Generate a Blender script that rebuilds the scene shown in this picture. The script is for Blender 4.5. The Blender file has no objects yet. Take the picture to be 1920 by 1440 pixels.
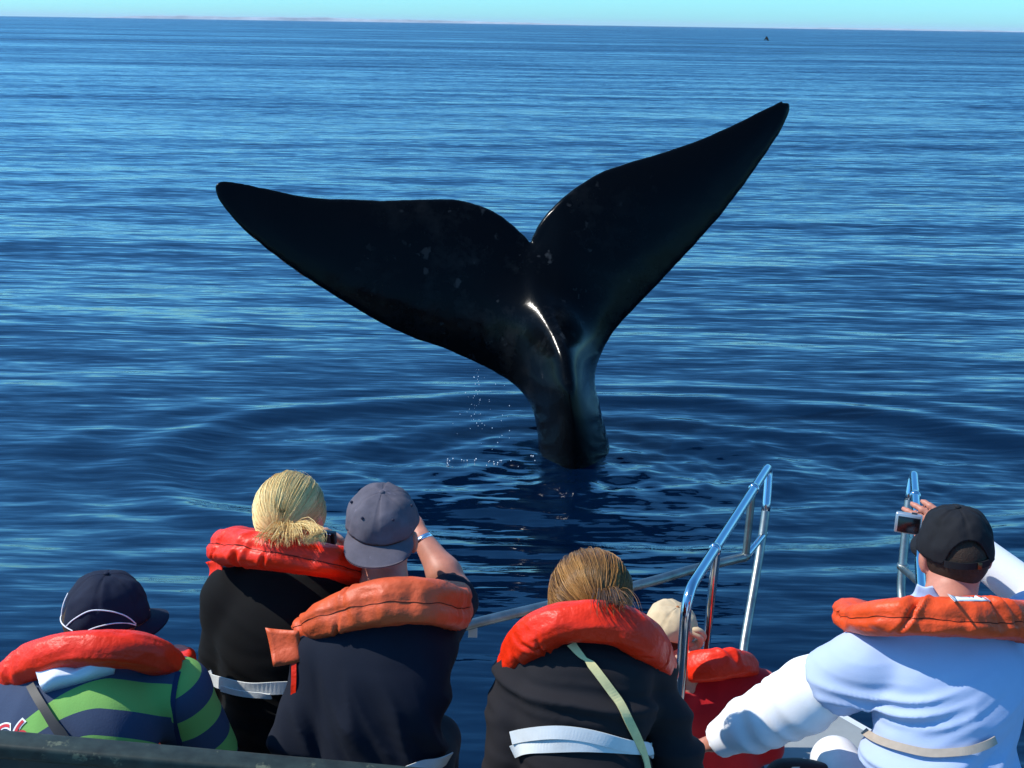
import bpy, bmesh, math, random
import numpy as np
from mathutils import Matrix, Vector, noise as mnoise
from mathutils.bvhtree import BVHTree
from mathutils.geometry import delaunay_2d_cdt

# ------------------------------------------------------------------ camera, sky, sun, exposure
scene = bpy.context.scene
col = scene.collection
CAM = np.array([0.0, 0.0, 3.5])
F = 2200.0                        # focal length in pixels of the 1920 x 1440 photograph
PITCH = math.radians(17.06)
ROLL = math.radians(0.9)
cam_data = bpy.data.cameras.new('camera')
cam_data.sensor_width = 36.0
cam_data.lens = 36.0 * F / 1920.0
cam_data.clip_start = 0.05
cam_data.clip_end = 80000.0
cam = bpy.data.objects.new('camera', cam_data)
col.objects.link(cam)
CM = Matrix.Rotation(math.pi / 2 - PITCH, 4, 'X') @ Matrix.Rotation(ROLL, 4, 'Z')
cam.matrix_world = Matrix.Translation(Vector(CAM)) @ CM
scene.camera = cam

SUN_DIR = Vector((-0.66, 0.04, 0.75)).normalized()      # towards the sun
elev = math.asin(SUN_DIR.z)
world = bpy.data.worlds.new('World')
scene.world = world
world.use_nodes = True
wn, wl = world.node_tree.nodes, world.node_tree.links
wn.clear()
sky = wn.new('ShaderNodeTexSky')
sky.sky_type = 'NISHITA'
sky.sun_disc = False
sky.sun_elevation = elev
sky.sun_rotation = math.atan2(SUN_DIR.x, SUN_DIR.y)
sky.altitude = 0.0
sky.air_density = 1.0
sky.dust_density = 0.45
sky.ozone_density = 6.0
bgn = wn.new('ShaderNodeBackground')
bgn.inputs['Strength'].default_value = 0.15
wo = wn.new('ShaderNodeOutputWorld')
tint = wn.new('ShaderNodeMix')
tint.data_type = 'RGBA'
tint.blend_type = 'MULTIPLY'
tint.inputs[0].default_value = 1.0
tint.inputs[7].default_value = (0.40, 0.93, 1.17, 1)      # the camera's cool, saturated colour response
wl.new(sky.outputs[0], tint.inputs[6])
wl.new(tint.outputs[2], bgn.inputs[0])
wl.new(bgn.outputs[0], wo.inputs[0])

sd = bpy.data.lights.new('sun', 'SUN')
sd.energy = 3.8
sd.angle = math.radians(0.53)
sd.color = (1.0, 0.955, 0.88)
sun = bpy.data.objects.new('sun', sd)
col.objects.link(sun)
sun.rotation_euler = SUN_DIR.to_track_quat('Z', 'Y').to_euler()
sun.location = (-20, -5, 30)

scene.render.engine = 'CYCLES'
scene.cycles.use_denoising = True
scene.cycles.max_bounces = 8
scene.cycles.sample_clamp_indirect = 6.0
vs = scene.view_settings
vs.view_transform = 'Standard'
vs.look = 'None'
vs.exposure = 0.50
vs.gamma = 1.0

# ------------------------------------------------------------------ helpers
R3 = np.array(CM.to_3x3())
def ray(px, py):
    v = np.array([(px - 960.0) / F, -(py - 720.0) / F, -1.0])
    return R3 @ v
def P(px, py, D):                 # a point of the place, from where the photo shows it and its depth in metres
    return CAM + ray(px, py) * D
def at_z(px, py, z):
    r = ray(px, py)
    return CAM + r * ((z - CAM[2]) / r[2])
def at_y(px, py, y):
    r = ray(px, py)
    return CAM + r * (y / r[1])
def nrm(v):
    v = np.asarray(v, float)
    return v / max(1e-9, np.linalg.norm(v))
def A(*v):
    return np.array(v, float)
UP = A(0, 0, 1)

def hashv(ix, iy, iz, seed):
    h = (ix * 374761393 + iy * 668265263 + iz * 2147483647 + seed * 974711) & 0xffffffff
    h = ((h ^ (h >> 13)) * 1274126177) & 0xffffffff
    h = ((h ^ (h >> 16)) * 2246822519) & 0xffffffff
    return ((h ^ (h >> 15)) & 0xffff) / 65535.0
def vnoise(p, seed=0):            # value noise 0..1
    p = np.asarray(p, float)
    i = np.floor(p).astype(np.int64)
    f = p - i
    f = f * f * (3 - 2 * f)
    out = 0
    for dx in (0, 1):
        wx = f[:, 0] if dx else 1 - f[:, 0]
        for dy in (0, 1):
            wy = f[:, 1] if dy else 1 - f[:, 1]
            for dz in (0, 1):
                wz = f[:, 2] if dz else 1 - f[:, 2]
                out = out + wx * wy * wz * hashv(i[:, 0] + dx, i[:, 1] + dy, i[:, 2] + dz, seed)
    return out
def fbm(p, seed=0, o=3):
    s, a, t = 0, 0.5, 0
    for k in range(o):
        s = s + a * vnoise(np.asarray(p) * (2 ** k), seed + k * 17)
        t += a
        a *= 0.5
    return s / t

def mesh_from(name, V, Fq, smooth=True):
    me = bpy.data.meshes.new(name)
    V = np.asarray(V, np.float32)
    if isinstance(Fq, np.ndarray):
        n, k = Fq.shape
        me.vertices.add(len(V))
        me.vertices.foreach_set('co', V.ravel())
        me.loops.add(n * k)
        me.loops.foreach_set('vertex_index', Fq.astype(np.int32).ravel())
        me.polygons.add(n)
        me.polygons.foreach_set('loop_start', np.arange(0, n * k, k, dtype=np.int32))
        me.polygons.foreach_set('loop_total', np.full(n, k, np.int32))
        me.update(calc_edges=True)
        me.validate()
    else:
        me.from_pydata([tuple(map(float, v)) for v in V], [], [tuple(int(i) for i in f) for f in Fq])
        me.update()
    me.polygons.foreach_set('use_smooth', np.full(len(me.polygons), smooth))
    return me

def add(name, me, mat=None, parent=None, loc=None):
    o = bpy.data.objects.new(name, me)
    col.objects.link(o)
    if mat is not None and me is not None:
        me.materials.append(mat)
    if parent is not None:
        o.parent = parent
    if loc is not None:
        o.location = loc
    return o
def root_of(o):
    while o.parent:
        o = o.parent
    return o
def put(name, V, Fq, mat, parent=None, smooth=True):      # mesh given in world coordinates, stored relative to its thing's base
    V = np.asarray(V, float)
    smooth = smooth and not isinstance(Fq, Flat)
    if parent is not None:
        V = V - np.array(root_of(parent).location)
    return add(name, mesh_from(name, V, Fq, smooth), mat, parent)
def thing(name, label, cat, loc, group=None):
    o = bpy.data.objects.new(name, None)
    o.empty_display_size = 0.1
    col.objects.link(o)
    o.location = tuple(map(float, loc))
    return tag(o, label, cat, group)
def tag(o, label, cat, group=None):
    o['label'] = label
    o['category'] = cat
    if group:
        o['group'] = group
    return o
def attr(o, name, vals):
    a = o.data.attributes.new(name, 'FLOAT', 'POINT')
    a.data.foreach_set('value', np.asarray(vals, np.float32))

def join(parts):                  # [(V, F), ...] -> one V, F (lists)
    V, Fs, n = [], [], 0
    for v, f in parts:
        V.append(np.asarray(v, float))
        Fs += [tuple(i + n for i in q) for q in f]
        n += len(v)
    return np.vstack(V), Fs

def spline(pts, n, closed=False):
    pts = np.asarray(pts, float)
    m = len(pts)
    seg = m if closed else m - 1
    out = []
    for t in np.linspace(0, seg, n, endpoint=not closed):
        i = min(int(t), seg - 1)
        f = t - i
        g = (lambda k: pts[k % m]) if closed else (lambda k: pts[min(max(k, 0), m - 1)])
        p0, p1, p2, p3 = g(i - 1), g(i), g(i + 1), g(i + 2)
        out.append(0.5 * ((2 * p1) + (-p0 + p2) * f + (2 * p0 - 5 * p1 + 4 * p2 - p3) * f * f + (-p0 + 3 * p1 - 3 * p2 + p3) * f ** 3))
    return np.array(out)

def frames(path, ref=UP):
    path = np.asarray(path, float)
    T = np.gradient(path, axis=0)
    T /= np.linalg.norm(T, axis=1)[:, None] + 1e-12
    ref = np.asarray(ref, float)
    n = ref - T[0] * (ref @ T[0])
    if np.linalg.norm(n) < 1e-3:
        n = A(1, 0, 0) - T[0] * T[0][0]
    n = nrm(n)
    N = []
    for t in T:
        n = nrm(n - t * (n @ t))
        N.append(n)
    N = np.array(N)
    return T, N, np.cross(T, N)

def tube(path, r, sides=12, caps=True):
    path = np.asarray(path, float)
    n = len(path)
    rr = np.full(n, r) if np.isscalar(r) else np.asarray(r)
    T, N, B = frames(path)
    a = np.linspace(0, 2 * math.pi, sides, endpoint=False)
    V = (path[:, None, :] + rr[:, None, None] * (np.cos(a)[None, :, None] * N[:, None, :] + np.sin(a)[None, :, None] * B[:, None, :])).reshape(-1, 3)
    Fs = [(i * sides + j, i * sides + (j + 1) % sides, (i + 1) * sides + (j + 1) % sides, (i + 1) * sides + j) for i in range(n - 1) for j in range(sides)]
    if caps:
        Fs.append(tuple(range(sides))[::-1])
        Fs.append(tuple((n - 1) * sides + j for j in range(sides)))
    return V, Fs

class Flat(list):
    pass
def ribbon(path, normals, width, th=0.003):
    path = np.asarray(path, float)
    Nn = np.asarray(normals, float)
    T = np.gradient(path, axis=0)
    T /= np.linalg.norm(T, axis=1)[:, None] + 1e-12
    W = np.cross(T, Nn)
    W /= np.linalg.norm(W, axis=1)[:, None] + 1e-12
    w = (np.full(len(path), width) if np.isscalar(width) else np.asarray(width))[:, None] / 2
    a, b = path - W * w, path + W * w
    V = np.stack([a, b, b + Nn * th, a + Nn * th], 1).reshape(-1, 3)
    n = len(path)
    Fs = [(i * 4 + j, i * 4 + (j + 1) % 4, (i + 1) * 4 + (j + 1) % 4, (i + 1) * 4 + j) for i in range(n - 1) for j in range(4)]
    Fs += [(3, 2, 1, 0), tuple((n - 1) * 4 + j for j in range(4))]
    return V, Flat(Fs)

def rbox(c, ax, h, bev=0.004):    # bevelled box: centre, 3x3 axes (rows), half sizes
    bm = bmesh.new()
    bmesh.ops.create_cube(bm, size=2.0)
    for v in bm.verts:
        v.co = Vector((v.co.x * h[0], v.co.y * h[1], v.co.z * h[2]))
    bmesh.ops.bevel(bm, geom=bm.edges[:], offset=bev, segments=2, affect='EDGES', profile=0.6)
    V = np.array([v.co[:] for v in bm.verts]) @ np.asarray(ax) + np.asarray(c)
    bm.verts.index_update()
    Fs = [tuple(v.index for v in f.verts) for f in bm.faces]
    bm.free()
    return V, Fs
EYE = np.eye(3)

# ------------------------------------------------------------------ materials
MATS = {}
def mat(name, color, rough=0.6, spec=0.5, metal=0.0, var=0.0, vscale=6.0, bump=0.0, bscale=40.0, bdist=0.004, coat=0.0, sheen=0.0, spots=None, aniso=None, stretch=None):
    if name in MATS:
        return MATS[name]
    m = bpy.data.materials.new(name)
    m.use_nodes = True
    n, l = m.node_tree.nodes, m.node_tree.links
    b = n['Principled BSDF']
    b.inputs['Roughness'].default_value = rough
    b.inputs['Specular IOR Level'].default_value = spec
    b.inputs['Metallic'].default_value = metal
    b.inputs['Coat Weight'].default_value = coat
    if coat:
        b.inputs['Coat Roughness'].default_value = 0.2
    b.inputs['Sheen Weight'].default_value = sheen
    tc = n.new('ShaderNodeTexCoord')
    src = tc.outputs['Object']
    if stretch:
        mp = n.new('ShaderNodeMapping')
        mp.inputs['Scale'].default_value = stretch
        l.new(src, mp.inputs[0])
        src = mp.outputs[0]
    c4 = (*color, 1)
    if var or spots:
        nz = n.new('ShaderNodeTexNoise')
        nz.inputs['Scale'].default_value = vscale
        nz.inputs['Detail'].default_value = 6
        nz.inputs['Roughness'].default_value = 0.6
        l.new(src, nz.inputs['Vector'])
        rp = n.new('ShaderNodeValToRGB')
        rp.color_ramp.elements[0].position = 0.3
        rp.color_ramp.elements[1].position = 0.72
        rp.color_ramp.elements[0].color = tuple(x * (1 - var) for x in color) + (1,)
        rp.color_ramp.elements[1].color = tuple(min(1, x * (1 + var)) for x in color) + (1,)
        l.new(nz.outputs[0], rp.inputs[0])
        out = rp.outputs[0]
        if spots:                 # (colour, scale, threshold): scuffs and stains with a shape of their own
            n2 = n.new('ShaderNodeTexNoise')
            n2.inputs['Scale'].default_value = spots[1]
            n2.inputs['Detail'].default_value = 8
            n2.inputs['Roughness'].default_value = 0.7
            l.new(src, n2.inputs['Vector'])
            r2 = n.new('ShaderNodeValToRGB')
            r2.color_ramp.elements[0].position = spots[2]
            r2.color_ramp.elements[1].position = spots[2] + 0.06
            r2.color_ramp.elements[0].color = (0, 0, 0, 1)
            r2.color_ramp.elements[1].color = (1, 1, 1, 1)
            l.new(n2.outputs[0], r2.inputs[0])
            mx = n.new('ShaderNodeMix')
            mx.data_type = 'RGBA'
            l.new(r2.outputs[0], mx.inputs[0])
            l.new(out, mx.inputs[6])
            mx.inputs[7].default_value = (*spots[0], 1)
            out = mx.outputs[2]
        l.new(out, b.inputs['Base Color'])
    else:
        b.inputs['Base Color'].default_value = c4
    if bump:
        nb = n.new('ShaderNodeTexNoise')
        nb.inputs['Scale'].default_value = bscale
        nb.inputs['Detail'].default_value = 5
        l.new(src, nb.inputs['Vector'])
        bp = n.new('ShaderNodeBump')
        bp.inputs['Strength'].default_value = bump
        bp.inputs['Distance'].default_value = bdist
        l.new(nb.outputs[0], bp.inputs['Height'])
        l.new(bp.outputs[0], b.inputs['Normal'])
    MATS[name] = m
    return m
# ------------------------------------------------------------------ the sea
WHALE = at_z(1080, 868, 0.0)      # where the tail stock leaves the water
rng = np.random.default_rng(7)
NW = 90
lam = np.exp(rng.uniform(math.log(0.22), math.log(7.5), NW))
dirs = rng.normal(math.pi / 2 + 0.10, 0.26, NW)
amp = 0.0019 * lam ** 0.95 * rng.uniform(0.5, 1.3, NW)
amp *= np.where(lam > 1.6, 0.72, 0.62)
pha = rng.uniform(0, 2 * math.pi, NW)
KX, KY = 2 * math.pi / lam * np.cos(dirs), 2 * math.pi / lam * np.sin(dirs)

def sea_height(x, y, cell):
    z = np.zeros_like(x)
    for i in range(NW):
        w = np.clip((lam[i] / (cell * 3.0) - 0.6) / 1.2, 0, 1)       # leave out what the mesh cannot hold there
        if not np.any(w > 0):
            continue
        z += amp[i] * w * np.sin(KX[i] * x + KY[i] * y + pha[i])
    p3 = np.stack([x * 0.12, y * 0.2, np.zeros_like(x)], 1)
    z *= 0.45 + 1.0 * vnoise(p3, 3)
    # rings and stirred-up water round the tail stock
    dx, dy = (x - WHALE[0] - 0.4) / 2.3, (y - WHALE[1])
    r = np.sqrt(dx * dx + dy * dy)
    wob = (vnoise(np.stack([x * 0.9, y * 0.9, z * 0], 1), 5) - 0.5) * 0.14
    rr = r + wob
    ring = 0.034 * np.exp(-((rr - 1.75) / 0.16) ** 2) + 0.016 * np.exp(-((rr - 2.15) / 0.13) ** 2) - 0.020 * np.exp(-((rr - 1.5) / 0.14) ** 2) + 0.014 * np.sin(rr * 13) * np.exp(-((rr - 0.8) / 0.5) ** 2)
    stir = (fbm(np.stack([x * 3.2, y * 4.0, x * 0], 1), 11, 3) - 0.5) * 0.08 * np.exp(-(rr / 1.3) ** 2)
    return z + ring + stir

def build_sea():
    r1 = np.exp(np.arange(math.log(2.2), math.log(22), 0.0038))
    r2 = np.exp(np.arange(math.log(22), math.log(420), 0.009))
    r3 = np.exp(np.linspace(math.log(425), math.log(36000), 26))
    r = np.concatenate([r1, r2, r3])
    fine = np.arange(-0.62, 0.6201, 0.0032)
    coarse = np.linspace(0.62, 2 * math.pi - 0.62, 70)[1:-1]
    th = np.concatenate([fine, coarse])
    nt, nr = len(th), len(r)
    RR, TH = np.meshgrid(r, th, indexing='ij')
    x, y = (RR * np.sin(TH)).ravel(), (RR * np.cos(TH)).ravel()
    cell = np.gradient(r)[:, None] * np.ones_like(TH)
    cell = np.maximum(cell, RR * 0.0032).ravel()
    fade = np.clip((0.60 - np.abs(((TH + math.pi) % (2 * math.pi)) - math.pi)) / 0.06, 0, 1).ravel()
    fade = fade * np.clip((420 - RR.ravel()) / 150, 0, 1)
    z = np.zeros_like(x)
    m = fade > 0
    z[m] = sea_height(x[m], y[m], cell[m]) * fade[m]
    V = np.stack([x, y, z], 1)
    V = np.vstack([V, [[0, 0, 0]]])
    i = np.arange(nr - 1)[:, None] * nt
    j = np.arange(nt)[None, :]
    j2 = (j + 1) % nt
    Q = np.stack([i + j, i + j2, i + nt + j2, i + nt + j], -1).reshape(-1, 4)[:, ::-1]
    c = np.stack([np.full(nt, nr * nt), np.arange(nt), np.arange(nt), (np.arange(nt) + 1) % nt], 1)
    me = mesh_from('sea', V, Q)
    bm = bmesh.new()
    bm.from_mesh(me)
    bm.verts.ensure_lookup_table()
    bmesh.ops.triangulate(bm, faces=[])
    ctr = bm.verts[nr * nt]
    for k in range(nt):
        f = bm.faces.new((ctr, bm.verts[(k + 1) % nt], bm.verts[k]))
        f.smooth = True
    bm.to_mesh(me)
    bm.free()
    return me

def sea_material():
    m = bpy.data.materials.new('sea_water')
    m.use_nodes = True
    n, l = m.node_tree.nodes, m.node_tree.links
    b = n['Principled BSDF']
    b.inputs['Base Color'].default_value = (0.0003, 0.0046, 0.0165, 1)
    b.inputs['Roughness'].default_value = 0.035
    b.inputs['IOR'].default_value = 1.6
    tc = n.new('ShaderNodeTexCoord')
    def noise(scale, sx, sy, det, rot=0.06, rough=0.55):
        mp = n.new('ShaderNodeMapping')
        mp.inputs['Scale'].default_value = (sx, sy, 1)
        mp.inputs['Rotation'].default_value = (0, 0, rot)
        l.new(tc.outputs['Object'], mp.inputs[0])
        t = n.new('ShaderNodeTexNoise')
        t.inputs['Scale'].default_value = scale
        t.inputs['Detail'].default_value = det
        t.inputs['Roughness'].default_value = rough
        l.new(mp.outputs[0], t.inputs['Vector'])
        return t.outputs[0]
    def math_(op, a, b_):
        t = n.new('ShaderNodeMath')
        t.operation = op
        for k, v in enumerate((a, b_)):
            if isinstance(v, (int, float)):
                t.inputs[k].default_value = v
            else:
                l.new(v, t.inputs[k])
        return t.outputs[0]
    # wind patches: where the breeze ruffles the surface and where it leaves it slick
    patch = noise(1.0, 0.004, 0.035, 4, 0.02)
    patch2 = noise(1.0, 0.05, 0.22, 3, -0.05)
    pr = n.new('ShaderNodeMapRange')
    pr.inputs['From Min'].default_value = 0.36
    pr.inputs['From Max'].default_value = 0.66
    pr.inputs['To Min'].default_value = 0.55
    pr.inputs['To Max'].default_value = 1.25
    l.new(math_('ADD', math_('MULTIPLY', patch, 0.6), math_('MULTIPLY', patch2, 0.4)), pr.inputs['Value'])
    def slopes(sx, sy, det, ax, ay, rot):
        mp = n.new('ShaderNodeMapping')
        mp.inputs['Scale'].default_value = (sx, sy, 1)
        mp.inputs['Rotation'].default_value = (0, 0, rot)
        l.new(tc.outputs['Object'], mp.inputs[0])
        t = n.new('ShaderNodeTexNoise')
        t.inputs['Scale'].default_value = 1.0
        t.inputs['Detail'].default_value = det
        t.inputs['Roughness'].default_value = 0.55
        l.new(mp.outputs[0], t.inputs['Vector'])
        sb = n.new('ShaderNodeVectorMath')
        sb.operation = 'SUBTRACT'
        l.new(t.outputs['Color'], sb.inputs[0])
        sb.inputs[1].default_value = (0.5, 0.5, 0.5)
        ml = n.new('ShaderNodeVectorMath')
        ml.operation = 'MULTIPLY'
        l.new(sb.outputs[0], ml.inputs[0])
        ml.inputs[1].default_value = (ax, ay, 0)
        return ml.outputs[0]
    def vadd(a, c):
        t = n.new('ShaderNodeVectorMath')
        t.operation = 'ADD'
        l.new(a, t.inputs[0])
        l.new(c, t.inputs[1])
        return t.outputs[0]
    sl = vadd(slopes(0.8, 7.0, 2, 0.08, 0.48, -0.07), slopes(2.4, 20.0, 3, 0.11, 0.50, -0.05))
    sl = vadd(sl, slopes(0.05, 0.40, 3, 0.05, 0.30, 0.03))
    # the breeze ruffles the open water; in the lee of the boat and round the whale it lies smoother
    ln = n.new('ShaderNodeVectorMath')
    ln.operation = 'LENGTH'
    l.new(tc.outputs['Object'], ln.inputs[0])
    ruf = n.new('ShaderNodeMapRange')
    ruf.inputs['From Min'].default_value = 0.9
    ruf.inputs['From Max'].default_value = 2.3
    l.new(math_('LOGARITHM', ln.outputs['Value'], 10.0), ruf.inputs['Value'])
    ruffle = math_('MULTIPLY', ruf.outputs[0], pr.outputs[0])
    l.new(math_('ADD', math_('MULTIPLY', ruffle, 0.20), 0.035), b.inputs['Roughness'])
    cb = n.new('ShaderNodeCombineXYZ')
    l.new(math_('ADD', math_('MULTIPLY', ruffle, -0.155), -0.004), cb.inputs[1])
    bias = n.new('ShaderNodeVectorMath')       # wind ripples lean downwind: their faces towards the boat are the longer ones
    bias.operation = 'ADD'
    l.new(sl, bias.inputs[0])
    l.new(cb.outputs[0], bias.inputs[1])
    sl = bias.outputs[0]
    sc_ = n.new('ShaderNodeVectorMath')
    sc_.operation = 'SCALE'
    l.new(sl, sc_.inputs[0])
    sc_.inputs['Scale'].default_value = 1.0
    ge = n.new('ShaderNodeNewGeometry')
    nn = n.new('ShaderNodeVectorMath')
    nn.operation = 'NORMALIZE'
    l.new(vadd(ge.outputs['Normal'], sc_.outputs[0]), nn.inputs[0])
    l.new(nn.outputs[0], b.inputs['Normal'])
    return m
sea = add('sea', build_sea(), sea_material())
sea['kind'] = 'structure'

# ------------------------------------------------------------------ low pale cliffs on the far shore
def coast(name, px0, px1, dist, hmax, seed):
    bm = []
    n = 260
    Vs, Fs = [], []
    pxs = np.linspace(px0, px1, n)
    for k, px in enumerate(pxs):
        r = ray(px, 45.0)
        ang = math.atan2(r[0], r[1])
        t = k / (n - 1)
        prof = min(1, t * 7, (1 - t) * 3.2)
        q = np.array([[px * 0.02, 0.3, 0.7]])
        h = hmax * prof * (0.35 + 0.9 * fbm(q, seed, 4)[0])
        d0 = dist + 500 * vnoise(q * 0.4, seed + 3)[0]
        for dd, hh in ((0, -4), (40, 0.25 * h), (90, 0.85 * h), (160, h), (1500, h * 0.95), (2600, -4)):
            d = d0 + dd
            Vs.append((d * math.sin(ang), d * math.cos(ang), hh))
    for k in range(n - 1):
        for j in range(5):
            Fs.append((k * 6 + j, (k + 1) * 6 + j, (k + 1) * 6 + j + 1, k * 6 + j + 1))
    o = add(name, mesh_from(name, np.array(Vs), Fs, False), mat('hazy_pale_cliff', (0.33, 0.36, 0.38), 0.95, 0.1, var=0.30, vscale=0.004))  # cliff colour shifted bluish: distance haze painted in, on top of the haze volume
    o['kind'] = 'structure'
    return o
coast('coast_cliffs', 170, 1130, 16000, 50, 4)
coast('coast_cliffs', 1400, 2050, 19000, 24, 9)

# ------------------------------------------------------------------ the whale's tail
def whale_tail():
    lead_l = [(404, 352), (410, 372), (428, 398), (455, 428), (492, 460), (540, 497), (600, 537), (660, 574), (720, 608), (780, 635), (830, 652), (880, 674), (925, 696), (955, 714), (980, 737), (997, 765), (1006, 800), (1010, 840), (1012, 880), (1008, 960), (1000, 1060)]
    bottom = [(1090, 1066), (1185, 1060)]
    lead_r = [(1172, 960), (1152, 880), (1143, 840), (1133, 795), (1122, 750), (1116, 720), (1118, 690), (1130, 658), (1150, 622), (1178, 590), (1215, 552), (1262, 502), (1310, 450), (1352, 402), (1392, 350), (1430, 296), (1460, 250), (1476, 218), (1480, 202)]
    trail_r = [(1478, 194), (1468, 193), (1463, 191), (1440, 202), (1400, 222), (1350, 246), (1290, 270), (1230, 290), (1170, 308), (1130, 322), (1098, 340), (1065, 362), (1035, 390), (1012, 418), (1000, 440), (996, 452), (992, 453)]
    trail_l = [(985, 444), (965, 425), (940, 405), (905, 387), (870, 377), (830, 373), (780, 374), (720, 376), (660, 374), (600, 372), (550, 365), (500, 354), (455, 345), (425, 341), (411, 342)]
    pts = lead_l + bottom + lead_r + trail_r + trail_l
    out = spline(np.array(pts, float), 620, closed=True)
    o3 = np.stack([out[:, 0] * 0.06, out[:, 1] * 0.06, out[:, 0] * 0], 1)     # nicks and unevenness of the edge
    nn0 = nrmrows(np.roll(out, -1, 0) - np.roll(out, 1, 0))
    out = out + np.stack([nn0[:, 1], -nn0[:, 0]], 1) * ((fbm(o3, 77, 3) - 0.5) * 2.2)[:, None]
    seg_a, seg_b = out, np.roll(out, -1, axis=0)
    def dist(p):
        d = np.full(len(p), 1e9)
        ab = seg_b - seg_a
        L2 = (ab ** 2).sum(1) + 1e-9
        for k in range(len(seg_a)):
            t = np.clip(((p - seg_a[k]) @ ab[k]) / L2[k], 0, 1)
            q = p - seg_a[k] - t[:, None] * ab[k]
            d = np.minimum(d, (q * q).sum(1))
        return np.sqrt(d)
    def inside(p):
        c = np.zeros(len(p), bool)
        for k in range(len(seg_a)):
            (x0, y0), (x1, y1) = seg_a[k], seg_b[k]
            m = (y0 > p[:, 1]) != (y1 > p[:, 1])
            xx = (x1 - x0) * (p[:, 1] - y0) / (y1 - y0 + 1e-12) + x0
            c ^= m & (p[:, 0] < xx)
        return c
    g = 9.0
    gx, gy = np.meshgrid(np.arange(395, 1490, g), np.arange(185, 1068, g * 0.87))
    gx = gx + (np.arange(gx.shape[0]) % 2)[:, None] * g / 2
    gp = np.stack([gx.ravel(), gy.ravel()], 1)
    gp = gp[inside(gp)]
    gd = dist(gp)
    gp = gp[gd > 7.0]
    tang = nrmrows(np.roll(out, -1, 0) - np.roll(out, 1, 0))
    nin = np.stack([tang[:, 1], -tang[:, 0]], 1)
    if not inside((out + nin * 1.5))[100]:
        nin = -nin
    rings = []
    for off in (0.8, 2.4, 5.0):
        q = out + nin * off
        q = q[inside(q)]
        q = q[dist(q) > off * 0.93]
        rings.append(q)
    allp = np.vstack([out] + rings + [gp])
    nb = len(out)
    res = delaunay_2d_cdt([Vector(p) for p in allp], [(k, (k + 1) % nb) for k in range(nb)], [list(range(nb))], 1, 1e-6)
    p2 = np.array([v[:] for v in res[0]])
    tris = [t for t in res[2] if len(t) == 3]
    d = dist(p2)
    bnd = d < 0.05
    # body: how thick the tail is where
    px, py = p2[:, 0], p2[:, 1]
    stock = np.clip((py - 560) / 230, 0, 1) * np.clip(1 - np.maximum(0, np.abs(px - 1060) - 60) / 90, 0, 1)
    stock = stock * stock * (3 - 2 * stock)
    span = np.clip(np.abs(px - 1010) / 560, 0, 1)
    tmax = (1 - stock) * (0.115 * (1 - span) ** 0.8 + 0.026) + stock * 0.34
    L = (1 - stock) * (95 * (1 - span) + 26) + stock * 72
    q = np.clip(d / L, 0, 1)
    T = tmax * np.sqrt(np.clip(1 - (1 - q) ** 2, 0, 1))
    # smooth the swelling of the stock
    E = np.array([(t[i], t[(i + 1) % 3]) for t in tris for i in range(3)])
    def relax_s(x, it, keep):
        for _ in range(it):
            acc = np.zeros(len(x))
            cnt = np.zeros(len(x))
            np.add.at(acc, E[:, 0], x[E[:, 1]])
            np.add.at(acc, E[:, 1], x[E[:, 0]])
            np.add.at(cnt, E[:, 0], 1)
            np.add.at(cnt, E[:, 1], 1)
            x = np.where(keep, x, 0.5 * x + 0.5 * acc / np.maximum(cnt, 1))
        return x
    T = relax_s(T, 30, d < 9)
    # the keel that runs up the stock and fades out at the notch
    kx = np.interp(py, [440, 540, 600, 660, 760, 880, 1060], [990, 1003, 1027, 1052, 1068, 1088, 1106])
    ky = np.arange(440, 1070, 2.0)
    def curve(xs, ys, it):
        kk = np.interp(ky, xs, ys)
        for _ in range(it):
            kk[1:-1] = 0.25 * kk[:-2] + 0.5 * kk[1:-1] + 0.25 * kk[2:]
        return np.interp(py, ky, kk)
    broad = curve([455, 515, 545, 672, 720, 870, 1060], [0.0, 0.02, 0.08, 0.56, 0.60, 0.10, 0.06], 70)
    sharp = curve([480, 540, 640, 720, 860], [0.0, 0.020, 0.035, 0.030, 0.0], 60)
    sidep = px - kx
    wl_ = np.interp(py, [450, 560, 700, 900], [60, 66, 62, 60])
    wr_ = np.interp(py, [450, 560, 700, 900], [50, 50, 52, 60])
    bell = np.where(sidep > 0, np.exp(-(sidep / wr_) ** 2), np.exp(-(sidep / wl_) ** 2))
    rid = np.exp(-(sidep / 17.0) ** 2)
    bell = bell * np.clip(d / 34, 0, 1) ** 0.8
    bell = relax_s(bell, 6, d < 3)
    bulge = bell * broad + rid * sharp * np.clip(d / 20, 0, 1)
    front = T + bulge
    back = T + bell * broad * 0.5
    z0 = (880 - py) / 228.0
    lean = 0.34 * 0.5 * ((z0 - 0.7) + np.sqrt((z0 - 0.7) ** 2 + 0.35))
    mid = WHALE[1] + curve([400, 700, 870, 1060], [0.72, 0.72, 0.24, 0.20], 90) + lean + np.where(px > 1050, 0.00085 * (px - 1050), 0) - np.where(px < 980, 0.0007 * (980 - px), 0)
    mid = mid + 0.10 * np.clip((px - 1050) / 430, 0, 1) ** 2 - 0.10 * np.clip((980 - px) / 570, 0, 1) ** 2
    rr = np.array([ray(a, b) for a, b in p2])
    M = CAM + rr * (mid / rr[:, 1])[:, None]
    nv = nrm((0.0, -1.0, 0.30))
    nse = (fbm(np.stack([px * 0.012, py * 0.012, px * 0], 1), 21, 3) - 0.5) * 0.016 * np.clip(d / 30, 0, 1)
    Vf = M + nv * (front + nse)[:, None]
    Vb = M - nv * back[:, None]
    n = len(p2)
    idx_b = np.arange(n) + n
    idx_b[bnd] = np.arange(n)[bnd]
    Fs = []
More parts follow.
